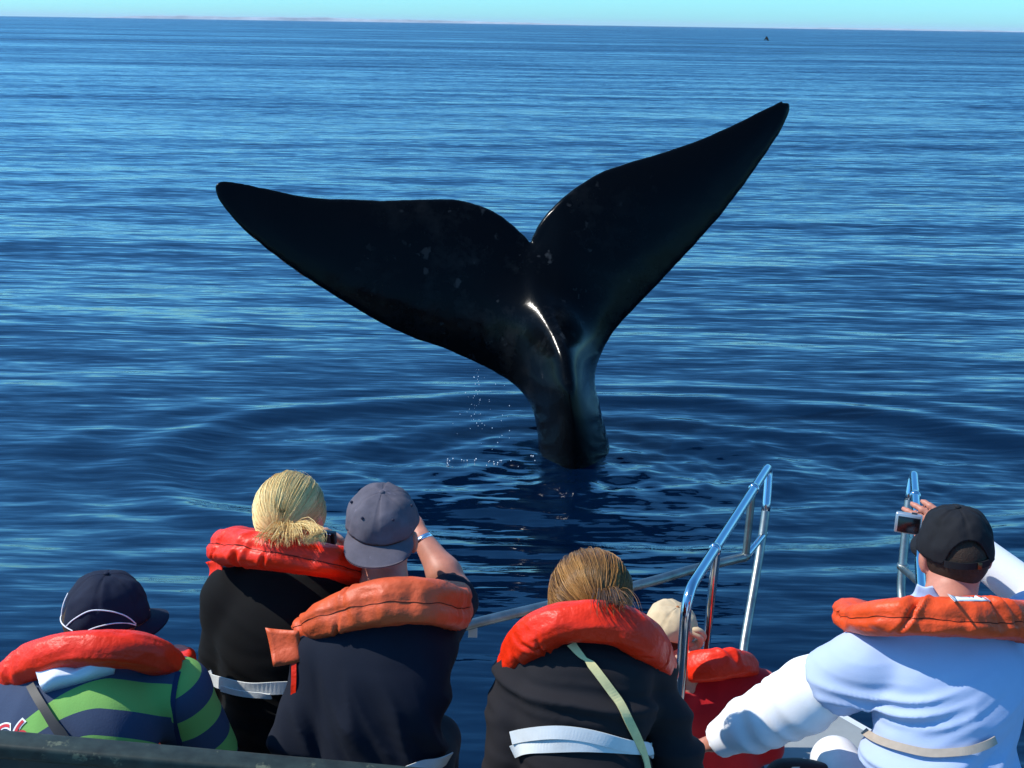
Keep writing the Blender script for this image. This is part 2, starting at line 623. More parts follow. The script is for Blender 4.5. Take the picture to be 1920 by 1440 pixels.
    for t in tris:
        a, b, c = t
        s = (p2[b] - p2[a])[0] * (p2[c] - p2[a])[1] - (p2[b] - p2[a])[1] * (p2[c] - p2[a])[0]
        if s > 0:
            t = (a, c, b)
        Fs.append(tuple(t))
        Fs.append(tuple(int(idx_b[k]) for k in t[::-1]))
    return np.vstack([Vf, Vb]), Fs
def nrmrows(v):
    return v / (np.linalg.norm(v, axis=1)[:, None] + 1e-12)

def whale_material():
    m = bpy.data.materials.new('whale_skin')
    m.use_nodes = True
    n, l = m.node_tree.nodes, m.node_tree.links
    b = n['Principled BSDF']
    b.inputs['Roughness'].default_value = 0.17
    b.inputs['Specular IOR Level'].default_value = 0.085
    tc = n.new('ShaderNodeTexCoord')
    def noise(s, d=5, r=0.6):
        t = n.new('ShaderNodeTexNoise')
        t.inputs['Scale'].default_value = s
        t.inputs['Detail'].default_value = d
        t.inputs['Roughness'].default_value = r
        l.new(tc.outputs['Object'], t.inputs['Vector'])
        return t.outputs[0]
    def ramp(src, a, c):
        t = n.new('ShaderNodeMapRange')
        t.inputs['From Min'].default_value = a
        t.inputs['From Max'].default_value = c
        l.new(src, t.inputs['Value'])
        return t.outputs[0]
    def mul(a, c):
        t = n.new('ShaderNodeMath')
        t.operation = 'MULTIPLY'
        l.new(a, t.inputs[0])
        if isinstance(c, float):
            t.inputs[1].default_value = c
        else:
            l.new(c, t.inputs[1])
        return t.outputs[0]
    def mix(f, a, c):
        t = n.new('ShaderNodeMix')
        t.data_type = 'RGBA'
        l.new(f, t.inputs[0])
        if isinstance(a, tuple):
            t.inputs[6].default_value = (*a, 1)
        else:
            l.new(a, t.inputs[6])
        t.inputs[7].default_value = (*c, 1)
        return t.outputs[2]
    at = n.new('ShaderNodeAttribute')
    at.attribute_name = 'mottle'
    mott = mul(ramp(noise(2.6, 7, 0.72), 0.50, 0.70), at.outputs['Fac'])
    blot = mul(ramp(noise(6.5, 3, 0.5), 0.66, 0.70), at.outputs['Fac'])
    c = mix(mott, (0.0018, 0.0019, 0.0022), (0.014, 0.0145, 0.015))
    c = mix(mul(blot, 0.8), c, (0.032, 0.033, 0.034))
    l.new(c, b.inputs['Base Color'])
    bp = n.new('ShaderNodeBump')
    bp.inputs['Strength'].default_value = 0.25
    bp.inputs['Distance'].default_value = 0.008
    l.new(noise(9, 6), bp.inputs['Height'])
    l.new(bp.outputs[0], b.inputs['Normal'])
    return m
V, Fs = whale_tail()
base = A(WHALE[0], WHALE[1], 0)
whale = add('whale', mesh_from('whale', V - base, Fs), whale_material(), None, tuple(base))
tag(whale, 'black right whale tail raised out of the sea with both flukes spread', 'whale')
vx, vz = V[:, 0] - base[0], V[:, 2]
attr(whale, 'mottle', np.clip(1.25 - np.sqrt(((vx + 0.55) / 1.25) ** 2 + ((vz - 1.35) / 1.25) ** 2), 0, 1))

# far-off whale breaking the surface
def far_whale():
    c = at_z(1438, 76, 0.0)
    n, s = 22, 14
    Vs = []
    for i in range(n):
        t = i / (n - 1)
        for j in range(s):
            a = 2 * math.pi * j / s
            r = math.sin(math.pi * min(1, t * 1.02)) ** 0.6
            xx = -1.6 + 8.0 * t
            zz = 0.55 * r * math.sin(a) - 0.55 + 1.5 * math.exp(-((t - 0.15) / 0.13) ** 2) + 0.5 * max(0, math.sin(a)) * math.exp(-((t - 0.18) / 0.1) ** 2)
            Vs.append((xx * 0.62, 0.7 * r * math.cos(a), zz * 0.75 - 0.1))
    Fs = [(i * s + j, i * s + (j + 1) % s, (i + 1) * s + (j + 1) % s, (i + 1) * s + j) for i in range(n - 1) for j in range(s)]
    Fs += [tuple(range(s))[::-1], tuple((n - 1) * s + j for j in range(s))]
    o = add('whale', mesh_from('whale', np.array(Vs), Fs), MATS.get('w') or whale.data.materials[0], None, tuple(c))
    return tag(o, 'tiny dark whale head breaking the surface far off near the horizon', 'whale')
far_whale()

# falling drops and specks of foam: nobody could count them
def droplets(name, pts, radii, label, m):
    bm = bmesh.new()
    for p, r in zip(pts, radii):
        bmesh.ops.create_icosphere(bm, subdivisions=1, radius=r, matrix=Matrix.Translation(Vector(p)) @ Matrix.Diagonal((1, 1, 1.3, 1)))
    me = bpy.data.meshes.new(name)
    bm.to_mesh(me)
    bm.free()
    me.polygons.foreach_set('use_smooth', np.full(len(me.polygons), True))
    o = add(name, me, m)
    o['kind'] = 'stuff'
    return tag(o, label, 'water drops')
rg = random.Random(5)
drop_m = mat('water_drop', (0.75, 0.8, 0.85), 0.08, 0.8)
pts, rad = [], []
for k in range(70):
    f = rg.random()
    px = 835 + 125 * rg.random() ** 0.8
    py = 655 + 60 * (px - 835) / 125 + rg.random() ** 0.7 * 150
    if rg.random() < 0.5:
        px = 897 + rg.gauss(0, 6)
        py = rg.uniform(690, 800)
    pts.append(P(px, py, 9.9 + rg.uniform(-0.3, 0.3)))
    rad.append(rg.uniform(0.0015, 0.0045))
droplets('water_drops', pts, rad, 'water drops falling from the edge of the left fluke', drop_m)
pts, rad = [], []
for cx, cy, sx, sy, n in ((838, 856, 4, 3, 4), (880, 853, 14, 3, 10), (935, 856, 8, 3, 6), (900, 858, 50, 6, 5), (1000, 850, 4, 4, 3)):
    for k in range(n):
        q = at_z(rg.gauss(cx, sx), rg.gauss(cy, sy), 0.03)
        hz = float(sea_height(np.array([q[0]]), np.array([q[1]]), np.array([0.03]))[0])
        pts.append(A(q[0], q[1], hz + 0.004))
        rad.append(rg.uniform(0.003, 0.007))
droplets('foam_specks', pts, rad, 'bright specks of splashed foam beside the tail stock', mat('foam', (0.8, 0.83, 0.85), 0.5, 0.4))

# the air over the sea
bm = bmesh.new()
bmesh.ops.create_cube(bm, size=1.0)
for v in bm.verts:
    v.co = Vector((v.co.x * 90000, v.co.y * 90000, -1.5 if v.co.z < 0 else 110.0))
me = bpy.data.meshes.new('haze')
bm.to_mesh(me)
bm.free()
hm = bpy.data.materials.new('haze_air')
hm.use_nodes = True
hn, hl = hm.node_tree.nodes, hm.node_tree.links
hn.remove(hn['Principled BSDF'])
pv = hn.new('ShaderNodeVolumePrincipled')
pv.inputs['Color'].default_value = (0.80, 0.90, 1.0, 1)
pv.inputs['Density'].default_value = 0.000024
hl.new(pv.outputs[0], hn['Material Output'].inputs['Volume'])
haze = add('haze', me, hm)
haze['kind'] = 'stuff'
tag(haze, 'pale blue haze in the air over the sea', 'haze')
# ------------------------------------------------------------------ organic shapes: blended round cones and ellipsoids, meshed with surface nets
def rcone(a, b, ra, rb, cut=None):
    a, b = np.asarray(a, float), np.asarray(b, float)
    ba = b - a
    L2 = ba @ ba + 1e-12
    def f(p):
        t = np.clip((p - a) @ ba / L2, 0, 1)
        d = np.linalg.norm(p - a - t[:, None] * ba, axis=1) - (ra + (rb - ra) * t)
        if cut is not None:       # clean end at b
            d = np.maximum(d, (p - b) @ (ba / math.sqrt(L2)) - cut)
        return d
    lo, hi = np.minimum(a - ra, b - rb), np.maximum(a + ra, b + rb)
    return f, lo, hi
def ell(c, r, ax=EYE):
    c, r, ax = np.asarray(c, float), np.asarray(r, float), np.asarray(ax, float)
    def f(p):
        q = (p - c) @ ax.T
        k0 = np.linalg.norm(q / r, axis=1)
        k1 = np.linalg.norm(q / (r * r), axis=1)
        return k0 * (k0 - 1) / (k1 + 1e-9)
    return f, c - r.max(), c + r.max()
def loft(p0, p1, right, secs):
    """body of elliptic sections between p0 and p1; secs rows: t, half width, half depth, offset to the back, offset to the right"""
    p0, p1 = np.asarray(p0, float), np.asarray(p1, float)
    w = p1 - p0
    L = np.linalg.norm(w)
    w = w / L
    u = nrm(np.asarray(right) - w * (np.asarray(right) @ w))
    v = np.cross(w, u) * -1.0     # towards the back
    S0 = np.asarray(secs, float)
    tt = np.linspace(S0[0, 0], S0[-1, 0], 90)
    S = np.stack([tt] + [np.interp(tt, S0[:, 0], S0[:, c]) for c in range(1, 5)], 1)
    for _ in range(60):           # no kinks between the sections
        S[1:-1, 1:] = 0.25 * S[:-2, 1:] + 0.5 * S[1:-1, 1:] + 0.25 * S[2:, 1:]
    def f(p):
        q = p - p0
        t = (q @ w) / L
        a = np.interp(t, S[:, 0], S[:, 1])
        b = np.interp(t, S[:, 0], S[:, 2])
        o = np.interp(t, S[:, 0], S[:, 3])
        x = (q @ u - np.interp(t, S[:, 0], S[:, 4])) / a
        y = (q @ v - o) / b
        n = 2.3
        k = (np.abs(x) ** n + np.abs(y) ** n) ** (1 / n)
        d = (k - 1) * np.minimum(a, b)
        d = np.where(k > 1, (k - 1) * (np.minimum(a, b) * 0.6 + 0.4 * np.maximum(a, b)) , d)
        return np.maximum(d, np.maximum((t - S[-1, 0]) * L, (S[0, 0] - t) * L))
    m = S[:, 1:3].max() + np.abs(S[:, 3:5]).max()
    ends = [p0 + w * L * S[0, 0], p0 + w * L * S[-1, 0]]
    return f, np.min(ends, 0) - m, np.max(ends, 0) + m
def smin(a, b, k):
    h = np.clip(0.5 + 0.5 * (b - a) / k, 0, 1)
    return b + (a - b) * h - k * h * (1 - h)
class Shape:
    def __init__(self):
        self.p = []
    def add(self, prim, k=0.02, op='u'):
        self.p.append((prim, k, op))
        return self
    def __call__(self, q):
        d = None
        for (f, lo, hi), k, op in self.p:
            if op == 'u':
                e = f(q)
                d = e if d is None else smin(d, e, k)
            else:
                d = -smin(-d, f(q), k)
        return d
    def local(self, q, n=3000):
        out = np.empty(len(q))
        for s in range(0, len(q), n):
            c = q[s:s + n]
            lo, hi = c.min(0) - 0.11, c.max(0) + 0.11
            d = None
            for (f, a, b), k, op in self.p:
                if (a > hi).any() or (b < lo).any():
                    continue
                e = f(c)
                d = e if d is None else smin(d, e, k)
            out[s:s + n] = 0.11 if d is None else d
        return out
    def bounds(self, pad):
        lo = np.min([x[0][1] for x in self.p if x[2] == 'u'], 0) - pad
        hi = np.max([x[0][2] for x in self.p if x[2] == 'u'], 0) + pad
        return lo, hi

def surface(f, h, lo=None, hi=None, steps=2):
    g = f.local if isinstance(f, Shape) else f
    if lo is None:
        lo, hi = f.bounds(0.02)
    B = 6
    n = np.ceil((hi - lo) / (h * B)).astype(int) + 1
    N = n * B + 1
    # coarse pass finds the blocks the surface runs through
    ci = np.stack(np.meshgrid(*[np.arange(k) for k in n], indexing='ij'), -1).reshape(-1, 3)
    cc = lo + (ci + 0.5) * h * B
    fc = f(cc)
    G = np.repeat(np.repeat(np.repeat(np.sign(fc).reshape(n), B, 0), B, 1), B, 2).astype(np.float32)
    D = np.ones(N, np.float32)
    D[:N[0] - 1, :N[1] - 1, :N[2] - 1] = G
    act = ci[np.abs(fc) < h * B * 0.87 * 1.7 + 0.02]
    loc = np.stack(np.meshgrid(*[np.arange(B + 1)] * 3, indexing='ij'), -1).reshape(-1, 3)
    for s in range(0, len(act), 24):
        idx = (act[s:s + 24, None, :] * B + loc[None]).reshape(-1, 3)
        D[idx[:, 0], idx[:, 1], idx[:, 2]] = g(lo + idx * h)
    D[0], D[-1], D[:, 0], D[:, -1], D[:, :, 0], D[:, :, -1] = 1, 1, 1, 1, 1, 1
    S = D < 0
    c8 = [S[i:N[0] - 1 + i, j:N[1] - 1 + j, k:N[2] - 1 + k] for i in (0, 1) for j in (0, 1) for k in (0, 1)]
    cnt = sum(c.astype(np.int8) for c in c8)
    cells = np.argwhere((cnt > 0) & (cnt < 8))
    vid = -np.ones(N - 1, np.int64)
    vid[cells[:, 0], cells[:, 1], cells[:, 2]] = np.arange(len(cells))
    acc = np.zeros((len(cells), 3))
    num = np.zeros(len(cells))
    corners = [(i, j, k) for i in (0, 1) for j in (0, 1) for k in (0, 1)]
    vals = {c: D[cells[:, 0] + c[0], cells[:, 1] + c[1], cells[:, 2] + c[2]] for c in corners}
    for c in corners:
        for ax in range(3):
            if c[ax] == 0:
                e = list(c)
                e[ax] = 1
                a, b = vals[c], vals[tuple(e)]
                m = (a < 0) != (b < 0)
                t = np.where(m, a / (a - b + 1e-20), 0)
                pos = np.array(c, float)[None, :].repeat(len(cells), 0)
                pos[:, ax] += t
                acc[m] += pos[m]
                num[m] += 1
    V = lo + (cells + acc / num[:, None]) * h
    quads = []
    for ax in range(3):
        o1, o2 = [(1, 2), (2, 0), (0, 1)][ax]
        sl = [slice(1, N[k] - 1) for k in range(3)]
        sl[ax] = slice(0, N[ax] - 1)
        s2 = list(sl)
        s2[ax] = slice(1, N[ax])
        a, b = S[tuple(sl)], S[tuple(s2)]
        e = np.argwhere(a != b)
        flip = a[e[:, 0], e[:, 1], e[:, 2]]
        base = e + np.array([0 if k == ax else 1 for k in range(3)])
        def gv(d1, d2):
            q = base.copy()
            q[:, o1] -= d1
            q[:, o2] -= d2
            return vid[q[:, 0], q[:, 1], q[:, 2]]
        q = np.stack([gv(1, 1), gv(0, 1), gv(0, 0), gv(1, 0)], 1)
        q[~flip] = q[~flip][:, ::-1]
        quads.append(q)
    Q = np.vstack(quads)
    Q = Q[(Q >= 0).all(1)]
    for _ in range(steps):
        g0, grad = gradient(g, V)
        st = g0[:, None] * grad / ((grad ** 2).sum(1)[:, None] + 0.05)
        ln = np.linalg.norm(st, axis=1)[:, None]
        V = V - st * np.minimum(1, h * 0.7 / (ln + 1e-9)) * 0.9
    return V, Q
def relax(V, Q, it=2, lam=0.5):
    for _ in range(it):
        acc = np.zeros_like(V)
        cnt = np.zeros(len(V))
        for k in range(4):
            for j in (1, 3):
                np.add.at(acc, Q[:, k], V[Q[:, (k + j) % 4]])
                np.add.at(cnt, Q[:, k], 1)
        V = V + lam * (acc / np.maximum(cnt, 1)[:, None] - V)
    return V
def gradient(f, V, e=0.0015):
    f0 = f(V)
    return f0, np.stack([(f(V + d) - f0) / e for d in np.eye(3) * e], 1)
def vnormals(f, V):
    g = gradient(f.local if isinstance(f, Shape) else f, V)[1]
    return g / (np.linalg.norm(g, axis=1)[:, None] + 1e-9)

# ------------------------------------------------------------------ people
skin_m = mat('skin', (0.52, 0.27, 0.18), 0.5, 0.35, var=0.12, vscale=30, bump=0.15, bscale=160, bdist=0.001)
skin_red_m = mat('sunburnt_skin', (0.50, 0.20, 0.13), 0.5, 0.35, var=0.15, vscale=30, bump=0.15, bscale=160, bdist=0.001)
for m_ in (skin_m, skin_red_m):
    b_ = m_.node_tree.nodes['Principled BSDF']
    b_.inputs['Subsurface Weight'].default_value = 0.08
    b_.inputs['Subsurface Radius'].default_value = (0.01, 0.004, 0.002)

def axes(fwd, up=UP, roll=0.0):
    """rows: right, forward, up"""
    f = nrm(fwd)
    r = nrm(np.cross(f, up))
    u = np.cross(r, f)
    if roll:
        r, u = r * math.cos(roll) + u * math.sin(roll), u * math.cos(roll) - r * math.sin(roll)
    return np.array([r, f, u])

def head_prims(S, c, ax, s=1.0):
    L = lambda x, y, z: np.asarray(c) + (A(x, y, z) * s) @ ax
    S.add(ell(L(0, -0.008, 0.015), A(0.076, 0.096, 0.092) * s, ax), 0.01)
    S.add(ell(L(0, 0.030, -0.045), A(0.060, 0.066, 0.072) * s, ax), 0.03)
    S.add(ell(L(0, 0.055, -0.092), A(0.032, 0.030, 0.026) * s, ax), 0.03)
    S.add(rcone(L(0, 0.088, 0.0), L(0, 0.108, -0.030), 0.009 * s, 0.014 * s), 0.014)
    for e in (-1, 1):
        S.add(ell(L(0.030 * e, 0.080, 0.0), A(0.013, 0.012, 0.010) * s, ax), 0.006)
        S.add(ell(L(0.030 * e, 0.084, 0.018), A(0.020, 0.010, 0.007) * s, ax), 0.010)
        S.add(ell(L(0.084 * e, -0.010, -0.016), A(0.011, 0.020, 0.033) * s, ax), 0.008)
    S.add(ell(L(0, 0.092, -0.060), A(0.024, 0.010, 0.005) * s, ax), 0.006)
    S.add(ell(L(0, 0.090, -0.071), A(0.020, 0.010, 0.006) * s, ax), 0.006)

def hand_prims(S, wrist, d, palm, side, s=1.0, curl=0.55, spread=0.10):
    """d: from wrist to knuckles, palm: palm normal, side: +1 thumb on the (d x palm) side"""
    d = nrm(d)
    n = nrm(np.asarray(palm) - d * (np.asarray(palm) @ d))
    t = np.cross(d, n) * side
    w = np.asarray(wrist, float)
    S.add(ell(w + d * 0.048 * s, A(0.040, 0.052, 0.016) * s, np.array([t, d, n])), 0.012)
    S.add(ell(w + d * 0.028 * s + t * 0.026 * s + n * 0.008 * s, A(0.018, 0.032, 0.016) * s, np.array([t, d, n])), 0.012)
    for i, (x, ln) in enumerate(((0.030, 0.070), (0.010, 0.078), (-0.011, 0.072), (-0.031, 0.056))):
        base = w + (d * (0.090 - abs(x - 0.008) * 0.25) + t * x) * s
        a = curl * (0.85 + 0.12 * i)
        dirn = nrm(d + t * spread * (x / 0.03))
        p = base
        for k, fr in enumerate((0.45, 0.32, 0.23)):
            ang = a * (0.6 + 0.55 * k)
            q = p + (dirn * math.cos(ang) + n * math.sin(ang)) * ln * fr * s
            S.add(rcone(p, q, (0.0098 - 0.0010 * k) * s, (0.0090 - 0.0010 * k) * s), 0.004)
            p = q
    p0 = w + (d * 0.030 + t * 0.034) * s
    p1 = p0 + nrm(d * 0.75 + t * 0.65 + n * 0.25) * 0.036 * s
    p2 = p1 + nrm(d * 0.85 + t * 0.15 + n * (0.25 + curl * 0.5)) * 0.032 * s
    S.add(rcone(p0, p1, 0.0135 * s, 0.0110 * s), 0.008)
    S.add(rcone(p1, p2, 0.0110 * s, 0.0088 * s), 0.004)

TORSO = [(-0.16, 0.130, 0.098, 0.00, 0), (0.0, 0.158, 0.112, 0.0, 0), (0.20, 0.150, 0.105, 0.012, 0), (0.42, 0.150, 0.110, 0.030, 0), (0.62, 0.172, 0.118, 0.040, 0), (0.80, 0.178, 0.110, 0.034, 0), (0.92, 0.140, 0.085, 0.016, 0), (1.0, 0.085, 0.065, 0.004, 0)]

class Person:
    """one seated figure: body (skin) as one continuous mesh; clothes, cap, hair and life jacket as its children"""
    def __init__(s, label, base, pel, neck, head, fwd, look, s_=1.0, tilt=0.0, width=1.0, depth=1.0, seat_fwd=None, group=None):
        s.s = s_
        s.o = thing('person', label, 'person', base)
        s.pel, s.neck, s.head = map(lambda v: np.asarray(v, float), (pel, neck, head))
        s.f = nrm(fwd)
        s.r = nrm(np.cross(s.f, UP))
        s.hax = axes(look, UP, tilt)
        s.secs = [(t, a * width * s_, b * depth * s_, o * s_, 0) for t, a, b, o, _ in TORSO]
        s.arms = {}
        s.hands = []
        s.legs = []
        s.bot = nrm(seat_fwd if seat_fwd is not None else fwd)
    def arm(s, side, sh, el, wr, hand=None):
        s.arms[side] = tuple(np.asarray(v, float) for v in (sh, el, wr))
        if hand:
            s.hands.append((side, hand))
    def build_body(s, m, h=0.006, neck_r=0.056, arm_r=(0.047, 0.037, 0.026), legs=None):
        k = s.s
        S = Shape()
        sk = [(t, max(0.03, a - 0.030 * k), max(0.03, b - 0.030 * k), o, e) for t, a, b, o, e in s.secs]
        S.add(loft(s.pel, s.neck, s.r, sk))
        head_prims(S, s.head, s.hax, k)
        nb = s.neck + (s.head - s.neck) * 0.05
        S.add(rcone(s.neck - UP * 0.03 * k, s.head + A(0, -0.012, -0.055) @ s.hax * k, (neck_r + 0.008) * k, neck_r * k), 0.03)
        for side, (sh, el, wr) in s.arms.items():
            S.add(rcone(s.neck - UP * 0.05 * k, sh, 0.05 * k, 0.05 * k), 0.03)
            S.add(rcone(sh, el, arm_r[0] * k, arm_r[1] * k), 0.03)
            mid = el + (wr - el) * 0.35
            S.add(rcone(el, mid, arm_r[1] * k, (arm_r[1] + 0.003) * k), 0.02)
            S.add(rcone(mid, wr, (arm_r[1] + 0.003) * k, arm_r[2] * k), 0.02)
        for side, hd in s.hands:
            wr = s.arms[side][2]
            hand_prims(S, wr, hd[0], hd[1], hd[2], k, *hd[3:])
        hips = []
        for e in (-1, 1):
            hp = s.pel + s.r * 0.085 * e * k - UP * 0.05 * k
            kn = hp + s.bot * 0.40 * k + s.r * 0.03 * e * k - UP * 0.02 * k
            dz_ = min(0.36 * k, kn[2] - 1.045)
            an = kn - UP * dz_ + s.bot * (math.sqrt(max(0.0, (0.36 * k) ** 2 - dz_ ** 2)) - 0.03) * k
            S.add(rcone(hp, kn, 0.075 * k, 0.050 * k), 0.03)
            S.add(rcone(kn, an, 0.048 * k, 0.032 * k), 0.02)
            S.add(rcone(an - UP * 0.03 * k, an + s.bot * 0.15 * k - UP * 0.045 * k, 0.036 * k, 0.026 * k), 0.02)
            hips.append((hp, kn, an))
        s.leg_j = hips
        s.S_body = S
        V, Q = surface(S, h * max(k, 0.85))
        s.body = put('body', V, Q, m, s.o)
        return s.body
    def trousers(s, m, extra=0.016, full=True):
        S = Shape()
        k = s.s
        for hp, kn, an in s.leg_j:
            S.add(rcone(hp, kn, (0.075 + extra) * k, (0.050 + extra) * k), 0.03)
            if full:
                S.add(rcone(kn, an, (0.050 + extra) * k, (0.042 + extra) * k, 0.0), 0.02)
        S.add(ell(s.pel - UP * 0.03 * k, A(0.150, 0.12, 0.11) * k, axes(s.f)), 0.05)
        V, Q = surface(S, 0.011)
        return put('trousers', V, Q, m, s.o)
    def top(s, m, name='shirt', sleeve='long', sh_r=0.060, up_r=(0.062, 0.052), fo_r=(0.050, 0.040), h=0.0075, wrinkle=None, extra=0.0, short_t=0.62, puff=None):
        k = s.s
        S = Shape()
        S.add(loft(s.pel, s.neck, s.r, [(t, a + extra, b + extra, o, e) for t, a, b, o, e in s.secs]))
        for side, (sh, el, wr) in s.arms.items():
            S.add(rcone(s.neck - UP * 0.055 * k, sh, 0.055 * k, sh_r * k), 0.05)
            if sleeve == 'long':
                S.add(rcone(sh, el, up_r[0] * k, up_r[1] * k), 0.04)
                e2 = el + (wr - el) * 0.97
                S.add(rcone(el, e2, fo_r[0] * k, fo_r[1] * k, 0.0), 0.025)
            else:
                e2 = sh + (el - sh) * short_t
                S.add(rcone(sh, e2, up_r[0] * k, up_r[1] * k, 0.0), 0.03)
        for pr in (puff or []):
            S.add(*pr)
        s.S_top = S
        V, Q = surface(S, h)
        if wrinkle is not None:
            V = relax(V + vnormals(S, V) * wrinkle(V)[:, None], Q, 3, 0.6)
        o = put(name, V, Q, m, s.o)
        s.shirt = o
        s.shirt_bvh = BVHTree.FromPolygons([tuple(v) for v in V], [tuple(q) for q in Q])
        s.shirt_V = V
        return o
    def torso_uvt(s, V):
        w = s.neck - s.pel
        L = np.linalg.norm(w)
        w = w / L
        return (V - s.pel) @ s.r, ((V - s.pel) @ w) / L

def folds(e_across, e_along, f1, f2, amp, seed, sharp=1.6, mask=None):
    e1, e2 = nrm(e_across), nrm(e_along)
    e3 = np.cross(e1, e2)
    def w(V):
        q = np.stack([V @ e1 * f1, V @ e2 * f2, V @ e3 * f2], 1)
        wob = (vnoise(np.stack([V @ e1 * 5, V @ e2 * 5, V @ e3 * 5], 1), seed + 9) - 0.5) * 1.1
        q[:, 0] += wob
        n = vnoise(q, seed)
        r = (1 - np.abs(2 * n - 1)) ** sharp
        q2 = q * A(2.1, 1.6, 1.6) + 7.3
        r2 = (1 - np.abs(2 * vnoise(q2, seed + 1) - 1)) ** sharp
        d = amp * (r - 0.35) + amp * 0.4 * (r2 - 0.35)
        if mask is not None:
            d = d * mask(V)
        return d
    return w
def sumf(*fs):
    return lambda V: sum(f(V) for f in fs)

def on_back(p, pts, lift=0.004, n=40, bvh=None):
    """strap path laid over the clothes, along photograph points"""
    bvh = bvh or p.shirt_bvh
    path = spline(np.array([(a, b) for a, b in pts], float), n)
    out, nn = [], []
    for a, b in path:
        r = nrm(ray(a, b))
        h = bvh.ray_cast(Vector(CAM), Vector(r))
        if h[0] is None:
            continue
        nv = np.array(h[1])
        if nv @ r > 0:
            nv = -nv
        out.append(np.array(h[0]) + nv * lift)
        nn.append(nv)
    out, nn = np.array(out), np.array(nn)
    for _ in range(14):
        out[1:-1] = 0.25 * out[:-2] + 0.5 * out[1:-1] + 0.25 * out[2:]
        nn[1:-1] = 0.25 * nn[:-2] + 0.5 * nn[1:-1] + 0.25 * nn[2:]
    nn = nrmrows(nn)
    return out + nn * lift * 0.6, nn

def waist_belt(p, t, m, width=0.036, tilt=(0.0, 0.0), name='belt', parent=None, lift=0.006, arc=(0, 360), dt=0.0):
    """webbing round the waist, lying on the shirt"""
    c0 = p.pel + (p.neck - p.pel) * t
    w = nrm(p.neck - p.pel)
    bk = -nrm(p.f - w * (p.f @ w))
    path, nn = [], []
    full = arc == (0, 360)
    for a in np.radians(np.linspace(arc[0], arc[1], 90)):
        d = p.r * math.sin(a) + bk * math.cos(a)
        c = c0 + w * (tilt[0] * math.sin(a) + tilt[1] * math.cos(a))
        # from the axis outwards, first exit of the torso
        h = p.shirt_bvh.ray_cast(Vector(c), Vector(d))
        if h[0] is None:
            continue
        r_ = min((np.array(h[0]) - c) @ d, 0.185 * p.s + 0.03 * abs(math.sin(a)))
        path.append(c + d * (r_ + lift))
        nn.append(d)
    path, nn = np.array(path), np.array(nn)
    for _ in range(2):
        path[1:-1] = 0.25 * path[:-2] + 0.5 * path[1:-1] + 0.25 * path[2:]
    V, Fs = ribbon(path, nn, width, 0.003)
    return put(name, V, Fs, m, parent or p.o)

